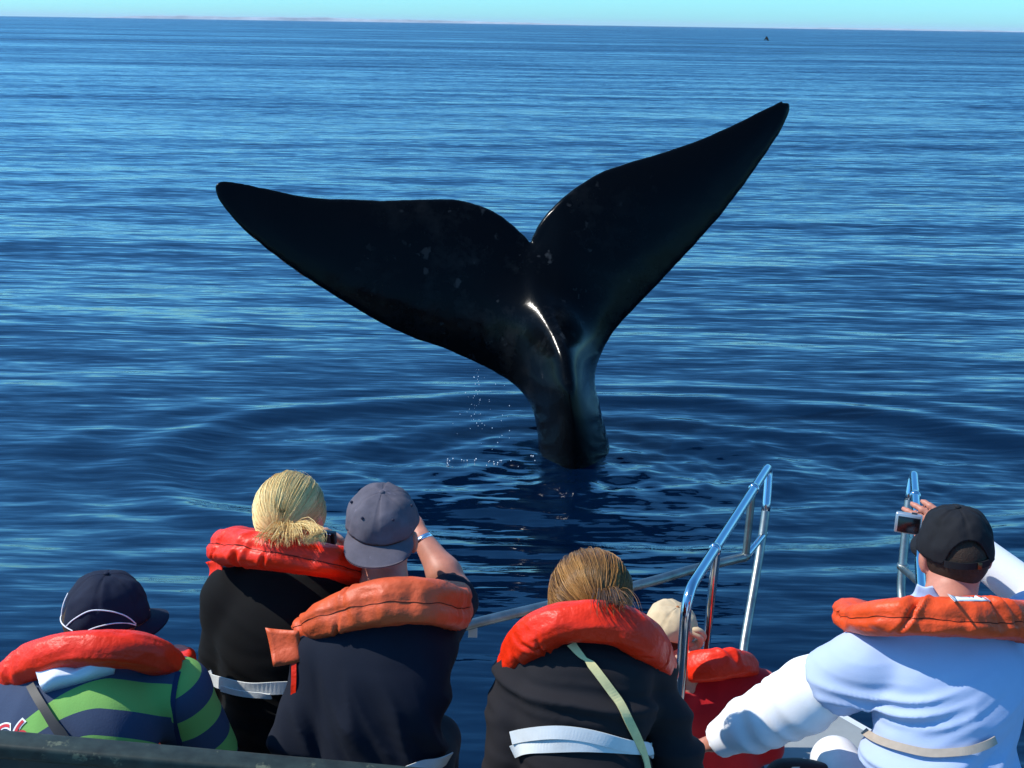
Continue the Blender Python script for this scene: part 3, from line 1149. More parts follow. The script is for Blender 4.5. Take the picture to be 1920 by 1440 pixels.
def life_jacket(p, vis, m, center, front=True, thick=0.050, seed=1, wr=0.010, ns=260, na=52, ends=(1, 1), groove=(0.0,), drop=0.26, creases=14, bend=(0.10, 0.0)):
    """padded horseshoe collar: vis rows are photograph x, y, depth, half height in pixels along the part that shows; the arms of the horseshoe go on down the chest"""
    pts, hh = [], []
    for x, y, D, hp in vis:
        pts.append(P(x, y, D))
        hh.append(hp * 0.94 * D / F)
    pts, hh = np.array(pts), np.array(hh)
    def tail(E, sgn):
        k = p.s
        inw = -sgn * p.r
        return [E + (p.f * 0.085 + inw * 0.012 - UP * 0.030) * k, E + (p.f * 0.17 + inw * 0.085 - UP * 0.10) * k, E + (p.f * 0.16 + inw * 0.125 - UP * (0.10 + 0.45 * drop)) * k, E + (p.f * 0.12 + inw * 0.13 - UP * (0.10 + drop)) * k]
    if front:
        a = tail(pts[0], -1)[::-1] if ends[0] else []
        b = tail(pts[-1], 1) if ends[1] else []
        hh = np.concatenate([[hh[0] * 1.15] * len(a), hh, [hh[-1] * 1.15] * len(b)])
        pts = np.vstack([np.array(a).reshape(-1, 3), pts, np.array(b).reshape(-1, 3)])
    path = spline(pts, ns)
    hs = spline(np.stack([hh, hh * 0, hh * 0], 1), ns)[:, 0]
    T = nrmrows(np.gradient(path, axis=0))
    C = np.asarray(center, float)
    O = path - C
    O = O - T * (O * T).sum(1)[:, None]
    O = nrmrows(O)
    for _ in range(6):
        O[1:-1] = 0.25 * O[:-2] + 0.5 * O[1:-1] + 0.25 * O[2:]
        O = nrmrows(O - T * (O * T).sum(1)[:, None])
    S = np.cross(T, O)
    s = np.concatenate([[0], np.cumsum(np.linalg.norm(np.diff(path, axis=0), axis=1))])
    endf = np.clip(np.minimum(s, s[-1] - s) / 0.035, 0, 1)
    endf = np.sqrt(np.clip(1 - (1 - endf) ** 2, 0.02, 1))
    an = np.linspace(0, 2 * math.pi, na, endpoint=False)
    ca, sa = np.cos(an), np.sin(an)
    e = 0.74
    cx = np.sign(ca) * np.abs(ca) ** e
    sx = np.sign(sa) * np.abs(sa) ** e
    SS, AA = np.meshgrid(s, an, indexing='ij')
    disp = (fbm(np.stack([SS.ravel() * 9, np.cos(AA).ravel() * 1.3 + seed, np.sin(AA).ravel() * 1.3], 1), seed, 3) - 0.5) * wr * 1.6
    rg_ = np.random.default_rng(seed)
    disp = disp.reshape(SS.shape)
    for _ in range(creases):      # pinches in the cover running across the roll
        s0 = rg_.uniform(0, s[-1])
        w0 = rg_.uniform(0.004, 0.013)
        a0 = rg_.uniform(-1.7, 1.7)
        aw = rg_.uniform(0.5, 1.1)
        sk = rg_.uniform(-0.035, 0.035)
        dd = np.angle(np.exp(1j * (AA - a0)))
        x = (SS - s0 - sk * dd) / w0
        disp += wr * rg_.uniform(0.55, 1.15) * (-np.exp(-x ** 2) + 0.55 * np.exp(-((np.abs(x) - 1.7) / 0.9) ** 2)) * np.exp(-(dd / aw) ** 2)
    for g in groove:              # stitched seam
        dd = np.angle(np.exp(1j * (AA - g - 0.12 * np.sin(SS * 9))))
        disp -= 0.0060 * np.exp(-(dd / 0.085) ** 2)
        pin = vnoise(np.stack([SS.ravel() * 42, AA.ravel() * 0, AA.ravel() * 0 + seed], 1), seed + 4).reshape(SS.shape) - 0.5
        disp += 0.016 * pin * np.exp(-(dd / 0.6) ** 2)
    th = np.full(ns, thick * 0.88)
    V = path[:, None] + O[:, None] * ((th * endf)[:, None] * cx[None] + disp * ca[None])[..., None] + S[:, None] * ((hs * endf)[:, None] * sx[None] + disp * sa[None])[..., None]
    V = V.reshape(-1, 3)
    Fs = [(i * na + j, i * na + (j + 1) % na, (i + 1) * na + (j + 1) % na, (i + 1) * na + j) for i in range(ns - 1) for j in range(na)]
    Fs += [tuple(range(na))[::-1], tuple((ns - 1) * na + j for j in range(na))]
    o = put('life_jacket', V, Fs, m, p.o)
    G = V.reshape(ns, na, 3)
    for g in groove:
        k0, k1 = int(ns * 0.25), int(ns * 0.75)
        line = []
        for i in range(k0, k1):
            a_ = (g + 0.12 * math.sin(s[i] * 9) + 0.020 * math.sin(s[i] * 61 + seed) + 0.012 * math.sin(s[i] * 143)) % (2 * math.pi) / (2 * math.pi) * na
            j0 = int(a_) % na
            line.append(G[i, j0] * (1 - a_ % 1) + G[i, (j0 + 1) % na] * (a_ % 1) + O[i] * 0.0004)
        put('seam', *tube(np.array(line), 0.0010, 6), mat('dark_seam_thread', (0.06, 0.008, 0.004), 0.8, 0.2), o)
    bvh = BVHTree.FromPolygons([tuple(v) for v in V], Fs)
    return o, bvh

def draped_patch(name, bvh, quad, m, parent, n=(14, 6), lift=0.003, wob=0.0):
    """a flat patch sewn or lying on something, given by its four photograph corners"""
    q = np.array(quad, float)
    Vt, Vn = [], []
    for i in range(n[0]):
        for j in range(n[1]):
            u, v = i / (n[0] - 1), j / (n[1] - 1)
            x = (q[0] * (1 - u) + q[1] * u) * (1 - v) + (q[3] * (1 - u) + q[2] * u) * v
            r = nrm(ray(*x))
            h = bvh.ray_cast(Vector(CAM), Vector(r))
            if h[0] is None:
                hp, hn = (Vt[-1], Vn[-1]) if Vt else (CAM + r * 3, -r)
            else:
                hp, hn = np.array(h[0]), np.array(h[1])
                if hn @ r > 0:
                    hn = -hn
            Vt.append(hp)
            Vn.append(hn)
    Vt, Vn = np.array(Vt), np.array(Vn)
    if wob:
        lift = lift + wob * vnoise(Vt * A(26, 26, 60), 31)[:, None]
    top, bot = Vt + Vn * lift, Vt - Vn * 0.004
    N = n[0] * n[1]
    Fs = []
    for i in range(n[0] - 1):
        for j in range(n[1] - 1):
            a = (i * n[1] + j, (i + 1) * n[1] + j, (i + 1) * n[1] + j + 1, i * n[1] + j + 1)
            Fs.append(a)
            Fs.append(tuple(k + N for k in a[::-1]))
    rim = [i * n[1] for i in range(n[0])] + [(n[0] - 1) * n[1] + j for j in range(1, n[1])] + [i * n[1] + n[1] - 1 for i in range(n[0] - 2, -1, -1)] + [j for j in range(n[1] - 2, 0, -1)]
    for a, b in zip(rim, rim[1:] + rim[:1]):
        Fs.append((b, a, a + N, b + N))
    return put(name, np.vstack([top, bot]), Fs, m, parent)

# ------------------------------------------------------------------ caps
def cap(p, m, crown=(0.090, 0.105, 0.105), lift=0.030, ax=None, brim=None, opening=False, brim_len=0.075, brim_m=None, seed=2, crumple=0.003, off=(0, -0.006, 0), button_m=None, eyelets=None, stitch=True, nrim=0.0, top_pow=0.72):
    """crown of six panels with real seams; brim given by its azimuth from the front in degrees"""
    k = p.s
    ax = p.hax if ax is None else ax
    c = p.head + (A(*off) * k + A(0, 0, lift * k)) @ ax
    a, b, h = [x * k for x in crown]
    na, nr = 72, 26
    V = []
    def crown_pt(az, t, out=0.0):
        x, y = math.sin(az), math.cos(az)
        z = math.sin(t * math.pi / 2) ** 1.0
        rad = max(0.0, math.cos(t * math.pi / 2)) ** top_pow
        return c + A(x * (a * rad + out), y * (b * rad + out), (z * h) * 1.0 + out * z) @ ax
    rim = np.zeros(na)
    for i in range(na):
        az = 2 * math.pi * i / na
        da = math.degrees(abs(math.atan2(math.sin(az - math.pi), math.cos(az - math.pi))))
        if opening:
            rim[i] = 0.40 * max(0, 1 - (da / 36) ** 2) ** 0.6 if da < 36 else 0.0
    for i in range(na):
        az = 2 * math.pi * i / na
        for j in range(nr):
            t = rim[i] + (1 - rim[i]) * (j / (nr - 1)) * 0.995
            seam = min(abs(((az / (math.pi / 3)) + 0.5) % 1 - 0.5) * 60, 30) / 30 * 30
            o = -0.0022 * math.exp(-(seam / 2.6) ** 2) * (1 - t * 0.5) * 1.6
            V.append(crown_pt(az, t, o))
    V = np.array(V)
    q = (V - c) @ ax.T
    rad = nrmrows(V - c)
    V = V + rad * ((fbm(q * 22 + seed * 3.1, seed, 3) - 0.5) * crumple * 4)[:, None]
    inner = V - rad * 0.003
    Fs = []
    N = len(V)
    for i in range(na):
        i2 = (i + 1) % na
        for j in range(nr - 1):
            f = (i * nr + j, i2 * nr + j, i2 * nr + j + 1, i * nr + j + 1)
            Fs.append(f[::-1])
            Fs.append(tuple(x + N for x in f))
        Fs.append((i * nr, i2 * nr, i2 * nr + N, i * nr + N))
    Fs.append(tuple(i * nr + nr - 1 for i in range(na))[::-1])
    o = put('cap', np.vstack([V, inner]), Fs, m, p.o)
    # top button
    tp = crown_pt(0, 1.0, 0.001)
    bs = ell_mesh(tp, A(0.0075, 0.0075, 0.0045) * k, ax)
    put('button', *bs, button_m or m, o)
    if eyelets:
        em = mat('eyelet_thread', (0.03, 0.03, 0.05), 0.8, 0.2)
        for azd in eyelets:
            e = crown_pt(math.radians(azd), 0.46, 0.0012)
            put('eyelet', *ell_mesh(e, A(0.004, 0.004, 0.004) * k, ax), em, o)
    if brim is not None:
        b0 = math.radians(brim)
        nu, nv = 40, 14
        B1 = []
        for i in range(nu):
            u = -1 + 2 * i / (nu - 1)
            az = b0 + u * math.radians(66)
            base = crown_pt(az, 0.0, -0.002)
            od = nrm(base - c - ((base - c) @ ax[2]) * ax[2])
            fd = A(math.sin(b0), math.cos(b0), 0) @ ax
            ln = brim_len * k * math.sqrt(max(0, 1 - abs(u) ** 2.6))
            for j in range(nv):
                v = j / (nv - 1)
                dirn = nrm(od * (1 - 0.75 * v) + fd * (0.2 + 0.75 * v))
                z = -0.004 - 0.16 * ln * v - 0.030 * k * (abs(u) ** 2) * v ** 0.6 + 0.0
                st = 0.0007 * math.sin(v * 42) if stitch else 0
                B1.append(base + dirn * ln * v + ax[2] * (z + st) + ax[2] * 0.004 * math.sin(3.1 * u + seed) * v)
        B1 = np.array(B1)
        B2 = B1 - ax[2] * 0.0035
        n_ = len(B1)
        Fb = []
        for i in range(nu - 1):
            for j in range(nv - 1):
                f = (i * nv + j, (i + 1) * nv + j, (i + 1) * nv + j + 1, i * nv + j + 1)
                Fb.append(f[::-1])
                Fb.append(tuple(x + n_ for x in f))
            e = (i * nv + nv - 1, (i + 1) * nv + nv - 1)
            Fb.append((e[0], e[1], e[1] + n_, e[0] + n_))
        put('brim', np.vstack([B1, B2]), Fb, brim_m or m, o)
    return o, crown_pt, c, ax
def ell_mesh(c, r, ax=EYE, nu=16, nv=10):
    V, Fs = [], []
    for j in range(nv + 1):
        ph = -math.pi / 2 + math.pi * j / nv
        for i in range(nu):
            th = 2 * math.pi * i / nu
            V.append(A(math.cos(ph) * math.cos(th), math.cos(ph) * math.sin(th), math.sin(ph)))
    V = (np.array(V) * np.asarray(r)) @ np.asarray(ax) + np.asarray(c)
    for j in range(nv):
        for i in range(nu):
            Fs.append((j * nu + i, j * nu + (i + 1) % nu, (j + 1) * nu + (i + 1) % nu, (j + 1) * nu + i))
    return V, Fs

# ------------------------------------------------------------------ hair
def hair_material(name, ca, cb, cc=None, rough=0.36):
    m = bpy.data.materials.new(name)
    m.use_nodes = True
    n, l = m.node_tree.nodes, m.node_tree.links
    b = n['Principled BSDF']
    b.inputs['Roughness'].default_value = rough
    b.inputs['Specular IOR Level'].default_value = 0.45
    at = n.new('ShaderNodeAttribute')
    at.attribute_name = 'strand'
    rp = n.new('ShaderNodeValToRGB')
    rp.color_ramp.elements[0].color = (*ca, 1)
    rp.color_ramp.elements[1].color = (*cb, 1)
    if cc:
        e = rp.color_ramp.elements.new(0.2)
        e.color = (*cc, 1)
    l.new(at.outputs['Fac'], rp.inputs[0])
    l.new(rp.outputs[0], b.inputs['Base Color'])
    return m
def strands(paths, radius, vals, sides=3):
    n = len(paths[0])
    Pm = np.array(paths)
    T = np.gradient(Pm, axis=1)
    T /= np.linalg.norm(T, axis=2)[..., None] + 1e-12
    ref = np.where(np.abs(T[..., 2:3]) > 0.9, A(1, 0, 0), A(0, 0, 1))
    N = np.cross(T, ref)
    N /= np.linalg.norm(N, axis=2)[..., None] + 1e-12
    Bn = np.cross(T, N)
    taper = np.interp(np.linspace(0, 1, n), [0, 0.1, 0.8, 1], [0.7, 1, 0.9, 0.25])
    r = (np.asarray(radius).reshape(-1, 1) * taper[None])[..., None]
    V = np.stack([Pm + r * (math.cos(a) * N + math.sin(a) * Bn) for a in np.linspace(0, 2 * math.pi, sides, endpoint=False)], 2)
    V = V.reshape(-1, 3)
    m = len(paths)
    i = np.arange(m)[:, None, None] * (n * sides)
    j = np.arange(n - 1)[None, :, None] * sides
    s = np.arange(sides)[None, None, :]
    s2 = (s + 1) % sides
    Q = np.stack([i + j + s, i + j + s2, i + j + sides + s2, i + j + sides + s], -1).reshape(-1, 4)
    return V, Q, np.repeat(np.asarray(vals), n * sides)
def slerp(a, b, t):
    a, b = nrm(a), nrm(b)
    om = math.acos(max(-1, min(1, a @ b)))
    if om < 1e-4:
        return np.repeat(a[None], len(t), 0)
    return (np.sin((1 - t) * om)[:, None] * a + np.sin(t * om)[:, None] * b) / math.sin(om)
# ------------------------------------------------------------------ the boat
white_m = mat('gelcoat', (0.62, 0.64, 0.64), 0.35, 0.5, var=0.08, vscale=3, spots=((0.35, 0.34, 0.30), 5, 0.62))
deck_m = mat('deck_paint', (0.25, 0.27, 0.27), 0.7, 0.3, var=0.12, vscale=8, bump=0.3, bscale=200, bdist=0.002)
DECK = 0.95
def boat():
    o = thing('boat', 'pale excursion boat with a railed bow carrying the whale watchers', 'boat', (0, 1.0, 0.0))
    out = [(-2.1, -3.0), (-2.1, 2.2), (-1.75, 2.95), (-1.1, 3.34), (-0.2, 3.42), (0.12, 3.52), (0.5, 3.92), (0.85, 4.04), (1.30, 4.02), (1.50, 3.75), (1.58, 3.38), (1.85, 2.9), (2.1, 2.2), (2.1, -3.0)]
    n = len(out)
    V, Fs = [], []
    rings = [(1.0, -0.45, 0.80), (1.0, 0.15, 0.93), (1.0, DECK - 0.12, 1.0), (1.0, DECK - 0.10, 1.012), (1.0, DECK - 0.03, 1.012), (1.0, DECK - 0.028, 0.995), (1.0, DECK, 0.99)]
    for _, z, sc in rings:
        for x, y in out:
            V.append((x * sc, 0.3 + (y - 0.3) * sc, z))
    for k in range(len(rings) - 1):
        for i in range(n):
            j = (i + 1) % n
            Fs.append((k * n + i, k * n + j, (k + 1) * n + j, (k + 1) * n + i)[::-1])
    put('hull', V, Fs, white_m, o, False)
    top = [(x * 0.989, 0.3 + (y - 0.3) * 0.989, DECK + 0.004) for x, y in out]
    bot = [(x * 0.989, 0.3 + (y - 0.3) * 0.989, DECK - 0.05) for x, y in out]
    Fd = [tuple(range(n))[::-1], tuple(range(n, 2 * n))] + [(i, (i + 1) % n, n + (i + 1) % n, n + i) for i in range(n)]
    put('deck', top + bot, Fd, deck_m, o, False)
    # step the photographer stands on
    put('step', *rbox((0.3, 0.1, DECK + 0.45), EYE, (1.2, 0.75, 0.45), 0.02), deck_m, o)
    return o
boat_o = boat()

def bench(name, c, half, m, label):
    o = thing(name, label, 'bench', (c[0], c[1], DECK))
    put('seat', *rbox((c[0], c[1], c[2] - 0.03), EYE, (half[0], half[1], 0.03), 0.01), m, o)
    for e in (-0.85, 0.0, 0.85):
        put('leg', *rbox((c[0] + e * half[0], c[1], (DECK + c[2] - 0.06) / 2 + 0.0), EYE, (0.03, half[1] * 0.8, (c[2] - 0.055 - DECK) / 2), 0.006), m, o)
    return o
bench('bench', (0.05, 2.36, 1.50), (1.75, 0.24), mat('bench_paint', (0.30, 0.33, 0.32), 0.5, 0.4, var=0.1), 'long grey bench across the bow that the watchers sit on')
bench('bench', (1.05, 3.28, 1.03), (0.52, 0.20), mat('bench_paint', (0.3, 0.33, 0.32)), 'low grey bench inside the bow rails under the child in red')

# dark green board behind the left-hand passenger
def green_board():
    m = mat('green_paint', (0.010, 0.018, 0.016), 0.5, 0.45, var=0.35, vscale=5, bump=0.2, bscale=60, spots=((0.02, 0.03, 0.026), 7, 0.60))
    edge = mat('worn_green_edge', (0.022, 0.032, 0.026), 0.6, 0.3, var=0.5, vscale=22, spots=((0.11, 0.12, 0.075), 14, 0.60))
    a, b = P(-60, 1375, 2.30), P(760, 1448, 2.42)
    t = nrm(b - a)
    b = b + t * 0.35
    n = nrm(np.cross(t, UP))
    w = np.cross(n, t)
    o = thing('back_board', 'dark green painted board with a worn top edge behind the striped shirt', 'board', ((a + b) / 2) * A(1, 1, 0) + A(0, 0, DECK))
    L = np.linalg.norm(b - a) / 2
    c = (a + b) / 2
    ax = np.array([t, n, w])
    put('panel', *rbox(c - w * 0.56, ax, (L, 0.018, 0.545), 0.006), m, o)
    put('top_cap', *rbox(c - w * 0.018, ax, (L + 0.01, 0.028, 0.016), 0.008), edge, o)
    for e in (-0.9, -0.3, 0.3, 0.9):
        q = c + t * L * e
        put('post', *rbox(A(q[0], q[1], (DECK + q[2] - 0.1) / 2) + n * 0.04, ax * 1.0, (0.025, 0.02, (q[2] - 0.1 - DECK) / 2), 0.004), m, o)
    return o
green_board()

# stainless bow rails
steel = mat('stainless_steel', (0.55, 0.57, 0.60), 0.10, 0.5, metal=1.0, bump=0.05, bscale=90, bdist=0.001)
dull = mat('weathered_steel', (0.27, 0.29, 0.27), 0.42, 0.5, metal=1.0, var=0.3, vscale=14, bump=0.2, bscale=70, bdist=0.002)
def pipe(name, pts, r, m, parent, n=60, sides=16, smooth=True):
    path = spline(pts, n) if smooth else np.array(pts, float)
    return put(name, *tube(path, r, sides), m, parent)
def collar(c, d, r, parent, m=None):
    d = nrm(d)
    put('collar', *tube(np.array([c - d * 0.012, c - d * 0.009, c + d * 0.009, c + d * 0.012]), np.array([r * 1.02, r * 1.22, r * 1.22, r * 1.02]), 18), m or steel, parent)
def bend(a, b, c, rad, n=10):
    """points rounding the corner at b"""
    a, b, c = map(np.asarray, (a, b, c))
    p0, p1 = b + nrm(a - b) * rad, b + nrm(c - b) * rad
    t = np.linspace(0, 1, n)[:, None]
    return (1 - t) ** 2 * p0 + 2 * t * (1 - t) * b + t ** 2 * p1
r0 = 0.018
# left handrail
N0 = at_y(1288, 1112, 3.42)
N1 = at_y(1442, 872, 4.62)
foot0 = A(N0[0] - 0.005, N0[1] - 0.01, DECK)
rail_l = thing('bow_rail', 'polished steel handrail frame standing on the bow beside the child', 'rail', (N0[0], N0[1], DECK), 'bow handrails')
FP = at_y(1393, 1220, 4.16)
foot1 = FP + (FP - at_y(1436, 960, 4.52)) * 0.20
foot1 = A(foot1[0] - 0.02, min(foot1[1], 3.93), DECK)
top_pts = np.vstack([[foot0], bend(foot0, N0, N1, 0.10), bend(N0, N1, at_y(1438, 950, 4.54), 0.055), [at_y(1436, 960, 4.53)], [at_y(1424, 1040, 4.44)], [FP], [foot1]])
seg = []
for a, b in zip(top_pts[:-1], top_pts[1:]):
    k = max(2, int(np.linalg.norm(b - a) / 0.03))
    seg += [a + (b - a) * i / k for i in range(k)]
seg.append(top_pts[-1])
seg = np.array(seg)
for _ in range(3):
    seg[1:-1] = 0.25 * seg[:-2] + 0.5 * seg[1:-1] + 0.25 * seg[2:]
brk = int(np.argmin(np.linalg.norm(seg - at_y(1436, 960, 4.53), axis=1)))
put('handrail', *tube(seg[:brk + 1], r0, 18), steel, rail_l)
put('end_post', *tube(seg[brk - 1:], r0 * 0.98, 18), dull, rail_l)
def on_rail(px, py):
    i = int(np.argmin([np.linalg.norm(np.cross(s - CAM, nrm(ray(px, py)))) + (0.2 if k > brk else 0) for k, s in enumerate(seg)]))
    return seg[i], nrm(seg[min(i + 1, len(seg) - 1)] - seg[i - 1])
for px, py in ((1405, 914), (1335, 1028)):
    c, d = on_rail(px, py)
    collar(c, d, r0, rail_l)
c3, _ = on_rail(1405, 916)
M3 = at_y(1398, 1044, c3[1] - 0.03)
pipe('stanchion', [c3, c3 * 0.5 + M3 * 0.5, M3], 0.0145, dull, rail_l)
c2, _ = on_rail(1342, 1020)
b2 = at_y(1322, 1225, c2[1] - 0.02)
pipe('stanchion', [c2, (c2 + b2) / 2, b2, A(b2[0] - 0.02, b2[1] - 0.03, DECK)], 0.0155, steel, rail_l)
mj = at_y(1434, 1000, 4.50)
pipe('mid_rail', [mj, (mj + M3) / 2, M3], 0.0135, steel, rail_l)
collar(M3 + UP * 0.005, UP, 0.016, rail_l, dull)
# low bow tube that runs off to the left
low = thing('bow_tube', 'low dull metal tube rail crossing the bow behind the brown-haired woman', 'rail', (0.0, 3.6, DECK))
zl = M3[2]
pa = at_z(1195, 1097, zl + 0.0)
pb = at_z(885, 1170, zl - 0.01)
pc = at_z(640, 1246, zl - 0.03)
pipe('tube', [M3, (M3 + pa) / 2 + A(0, 0.01, 0), pa, pb, pc], 0.0185, dull, low, 90)
for q, dy in ((at_z(800, 1196, zl - 0.016), -0.20), (at_z(1120, 1114, zl), -0.12), (pc, -0.15)):
    pipe('stanchion', [q, q * 0.5 + A(q[0], min(q[1] + dy, 3.36), DECK) * 0.5, A(q[0], min(q[1] + dy, 3.36), DECK)], 0.014, dull, low)
q = at_z(893, 1172, zl - 0.012)
put('bracket', *rbox(q + A(-0.012, 0, -0.022), axes((0, 1, 0)), (0.016, 0.004, 0.026), 0.002), mat('pale_bracket', (0.5, 0.5, 0.45), 0.5, 0.4), low)
# right handrail
rail_r = thing('bow_rail', 'polished steel handrail frame standing on the bow behind the black cap', 'rail', (1.3, 3.4, DECK), 'bow handrails')
Q0 = at_y(1731, 1150, 3.42)
Q1 = at_y(1713, 886, 4.60)
e1 = at_y(1703, 940, 4.55)
e2 = at_y(1688, 1110, 4.40)
ft = A(e2[0] - 0.03, 3.92, DECK)
tp = np.vstack([[A(Q0[0], Q0[1], DECK)], bend(A(Q0[0], Q0[1], DECK), Q0, Q1, 0.08), bend(Q0, Q1, e1, 0.04), [e1], [e2], [ft]])
seg2 = []
for a, b in zip(tp[:-1], tp[1:]):
    k = max(2, int(np.linalg.norm(b - a) / 0.03))
    seg2 += [a + (b - a) * i / k for i in range(k)]
seg2.append(tp[-1])
seg2 = np.array(seg2)
for _ in range(3):
    seg2[1:-1] = 0.25 * seg2[:-2] + 0.5 * seg2[1:-1] + 0.25 * seg2[2:]
k2 = int(np.argmin(np.linalg.norm(seg2 - e1, axis=1)))
put('handrail', *tube(seg2[:k2 + 1], r0, 18), steel, rail_r)
put('end_post', *tube(seg2[k2 - 1:], r0 * 0.98, 18), dull, rail_r)
i2 = int(np.argmin([np.linalg.norm(np.cross(s - CAM, nrm(ray(1712, 930)))) for s in seg2[:k2 - 6]]))
collar(seg2[i2], nrm(seg2[i2 + 1] - seg2[i2 - 1]), r0, rail_r)
g1 = at_y(1692, 1066, 4.44)
g2 = at_y(1724, 1092, 4.05)
pipe('mid_rail', [g1, (g1 + g2) / 2, g2], 0.015, dull, rail_r)
collar(g1 + UP * 0.01, UP, 0.019, rail_r, dull)
pipe('stanchion', [at_y(1724, 1020, 4.05), g2, A(g2[0], 3.9, DECK)], 0.0145, dull, rail_r)

# black bag on the seat between the child and the pale blue shirt
bag_c = P(1498, 1462, 3.30)
bag = thing('bag', 'small black bag with a pale strap behind the white sleeve', 'bag', bag_c - UP * 0.07)
Sb = Shape()
Sb.add(ell(bag_c - UP * 0.01, (0.10, 0.06, 0.065)), 0.02)
Sb.add(rcone(bag_c + A(-0.05, 0, 0.02), bag_c + A(0.06, 0, 0.015), 0.035, 0.03), 0.03)
put('pouch', *surface(Sb, 0.01), mat('black_nylon', (0.010, 0.010, 0.011), 0.6, 0.3, bump=0.4, bscale=60), bag)
sp = spline([bag_c + A(-0.055, -0.02, -0.06), bag_c + A(-0.05, -0.062, 0.01), bag_c + A(-0.03, -0.035, 0.05), bag_c + A(0.02, 0.02, 0.052)], 24)
put('strap', *ribbon(sp, nrmrows(sp - bag_c), 0.016, 0.003), mat('pale_strap', (0.6, 0.58, 0.5), 0.8, 0.2), bag)
# ------------------------------------------------------------------ the passengers
SEAT = 1.50
def seated(neck, fwd, L, lean, side=0.0):
    f = nrm(fwd)
    a = math.radians(lean)
    return neck - UP * L * math.cos(a) - f * L * math.sin(a) + np.cross(f, UP) * side
def vinyl(name, c, rough, spots=None):
    return mat(name, c, rough, 0.28, var=0.12, vscale=9, bump=0.8, bscale=28, bdist=0.008, spots=spots)
red_vinyl = vinyl('red_orange_vinyl', (0.80, 0.026, 0.004), 0.42)
orange_vinyl = vinyl('faded_orange_vinyl', (0.60, 0.092, 0.028), 0.48, ((0.62, 0.17, 0.08), 9, 0.66))
orange_vinyl2 = vinyl('orange_vinyl', (0.76, 0.075, 0.014), 0.44)
web_m = mat('white_webbing', (0.66, 0.68, 0.66), 0.75, 0.3, var=0.06, vscale=40, bump=0.3, bscale=300, bdist=0.001)
def cloth(name, c, rough=0.9, var=0.10, sheen=0.0, bump=0.25, bscale=220, spec=0.2, vscale=12):
    return mat(name, c, rough, spec, var=var, vscale=vscale, bump=bump, bscale=bscale, bdist=0.0012, sheen=sheen)
jeans = cloth('denim', (0.04, 0.06, 0.11))
khaki = cloth('khaki_cloth', (0.42, 0.38, 0.30))
dark_tr = cloth('dark_trousers', (0.02, 0.02, 0.024))

# ---- blonde woman in black
def blonde():
    neck = P(538, 1068, 3.22)
    head = P(549, 962, 3.24)
    f = nrm((0.10, 1, 0))
    pel = seated(neck, f, 0.50, 12, -0.01)
    p = Person('person in a black top with blonde hair in a low bun, photographing', (pel[0], pel[1], SEAT), pel, neck, head, f, (0.36, 0.93, 0.02), 1.0, 0.05, 0.98)
    p.arm('l', P(428, 1118, 3.22), P(412, 1290, 3.30), P(560, 1190, 3.50))
    p.arm('r', P(648, 1130, 3.25), P(705, 1240, 3.42), P(662, 1052, 3.48), (P(628, 1000, 3.46) - P(662, 1052, 3.48), A(-0.75, -0.3, 0.1), -1, 0.8))
    p.build_body(skin_m)
    p.trousers(khaki)
    blk = cloth('black_jersey', (0.0040, 0.0040, 0.0042), 0.9)
    p.top(blk, 'black_top', 'long', wrinkle=sumf(folds((0.1, 0, 1), (1, 0.2, 0), 20, 3, 0.024, 3, mask=lambda V: np.clip((pel[2] + 0.36 - V[:, 2]) / 0.2, 0.15, 1)), folds((0.5, 0, 1), (1, 0, -0.4), 12, 3, 0.009, 5)), up_r=(0.066, 0.056))
    vis = [(424, 1030, 3.16, 34), (450, 1028, 3.08, 36), (500, 1034, 3.04, 35), (560, 1042, 3.03, 34), (620, 1054, 3.05, 33), (662, 1066, 3.14, 34)]
    lj, bvh = life_jacket(p, vis, red_vinyl, neck + A(0, 0.02, -0.03), seed=3, thick=0.052, groove=(0.15,), wr=0.011)
    # loose front flap sticking out past the shoulder
    a, b, c, d = P(380, 1056, 3.25), P(418, 1046, 3.20), P(420, 1086, 3.20), P(388, 1092, 3.25)
    flap(lj, (a, b, c, d), red_vinyl)
    def web(pts, w, lift, name='belt', m=web_m, n=50):
        on, nn = on_back(p, pts, lift, n)
        put(name, *ribbon(on, nn, w, 0.003), m, lj)
    web([(392, 1258), (402, 1272), (440, 1284), (500, 1288), (560, 1286), (640, 1278), (690, 1268)], 0.034, 0.006)
    web([(424, 1288), (450, 1294), (478, 1298), (512, 1297)], 0.016, 0.010, 'belt_end')
    lp = spline([P(404, 1342, 3.12), P(390, 1334, 3.10), P(384, 1322, 3.08), P(392, 1314, 3.08), P(408, 1312, 3.10)], 24)
    put('camera_strap', *tube(lp, 0.004, 8), mat('black_strap', (0.012, 0.012, 0.013), 0.55, 0.4), p.o)
    hair_blonde(p)
    # compact camera
    cc = P(616, 1008, 3.36)
    cam_o = thing('camera', 'dark compact camera held up beside the blonde hair', 'camera', cc)
    ax = axes((0.25, 1, 0.05))
    put('camera_body', *rbox(cc, ax, (0.022, 0.010, 0.020), 0.004), mat('black_plastic', (0.015, 0.015, 0.017), 0.35, 0.5), cam_o)
    put('screen_glass', *rbox(cc - ax[1] * 0.0105 - ax[0] * 0.004 - ax[2] * 0.003, ax, (0.014, 0.002, 0.014), 0.001), mat('grey_glass', (0.12, 0.12, 0.13), 0.12, 0.6), cam_o)
    sl = mat('silver', (0.75, 0.76, 0.78), 0.22, 0.5, metal=1.0)
    for k in range(4):
        put('button', *ell_mesh(cc - ax[1] * 0.011 + ax[2] * 0.0155 + ax[0] * (-0.016 + 0.0085 * k), A(0.003, 0.003, 0.003)), sl, cam_o)
    return p
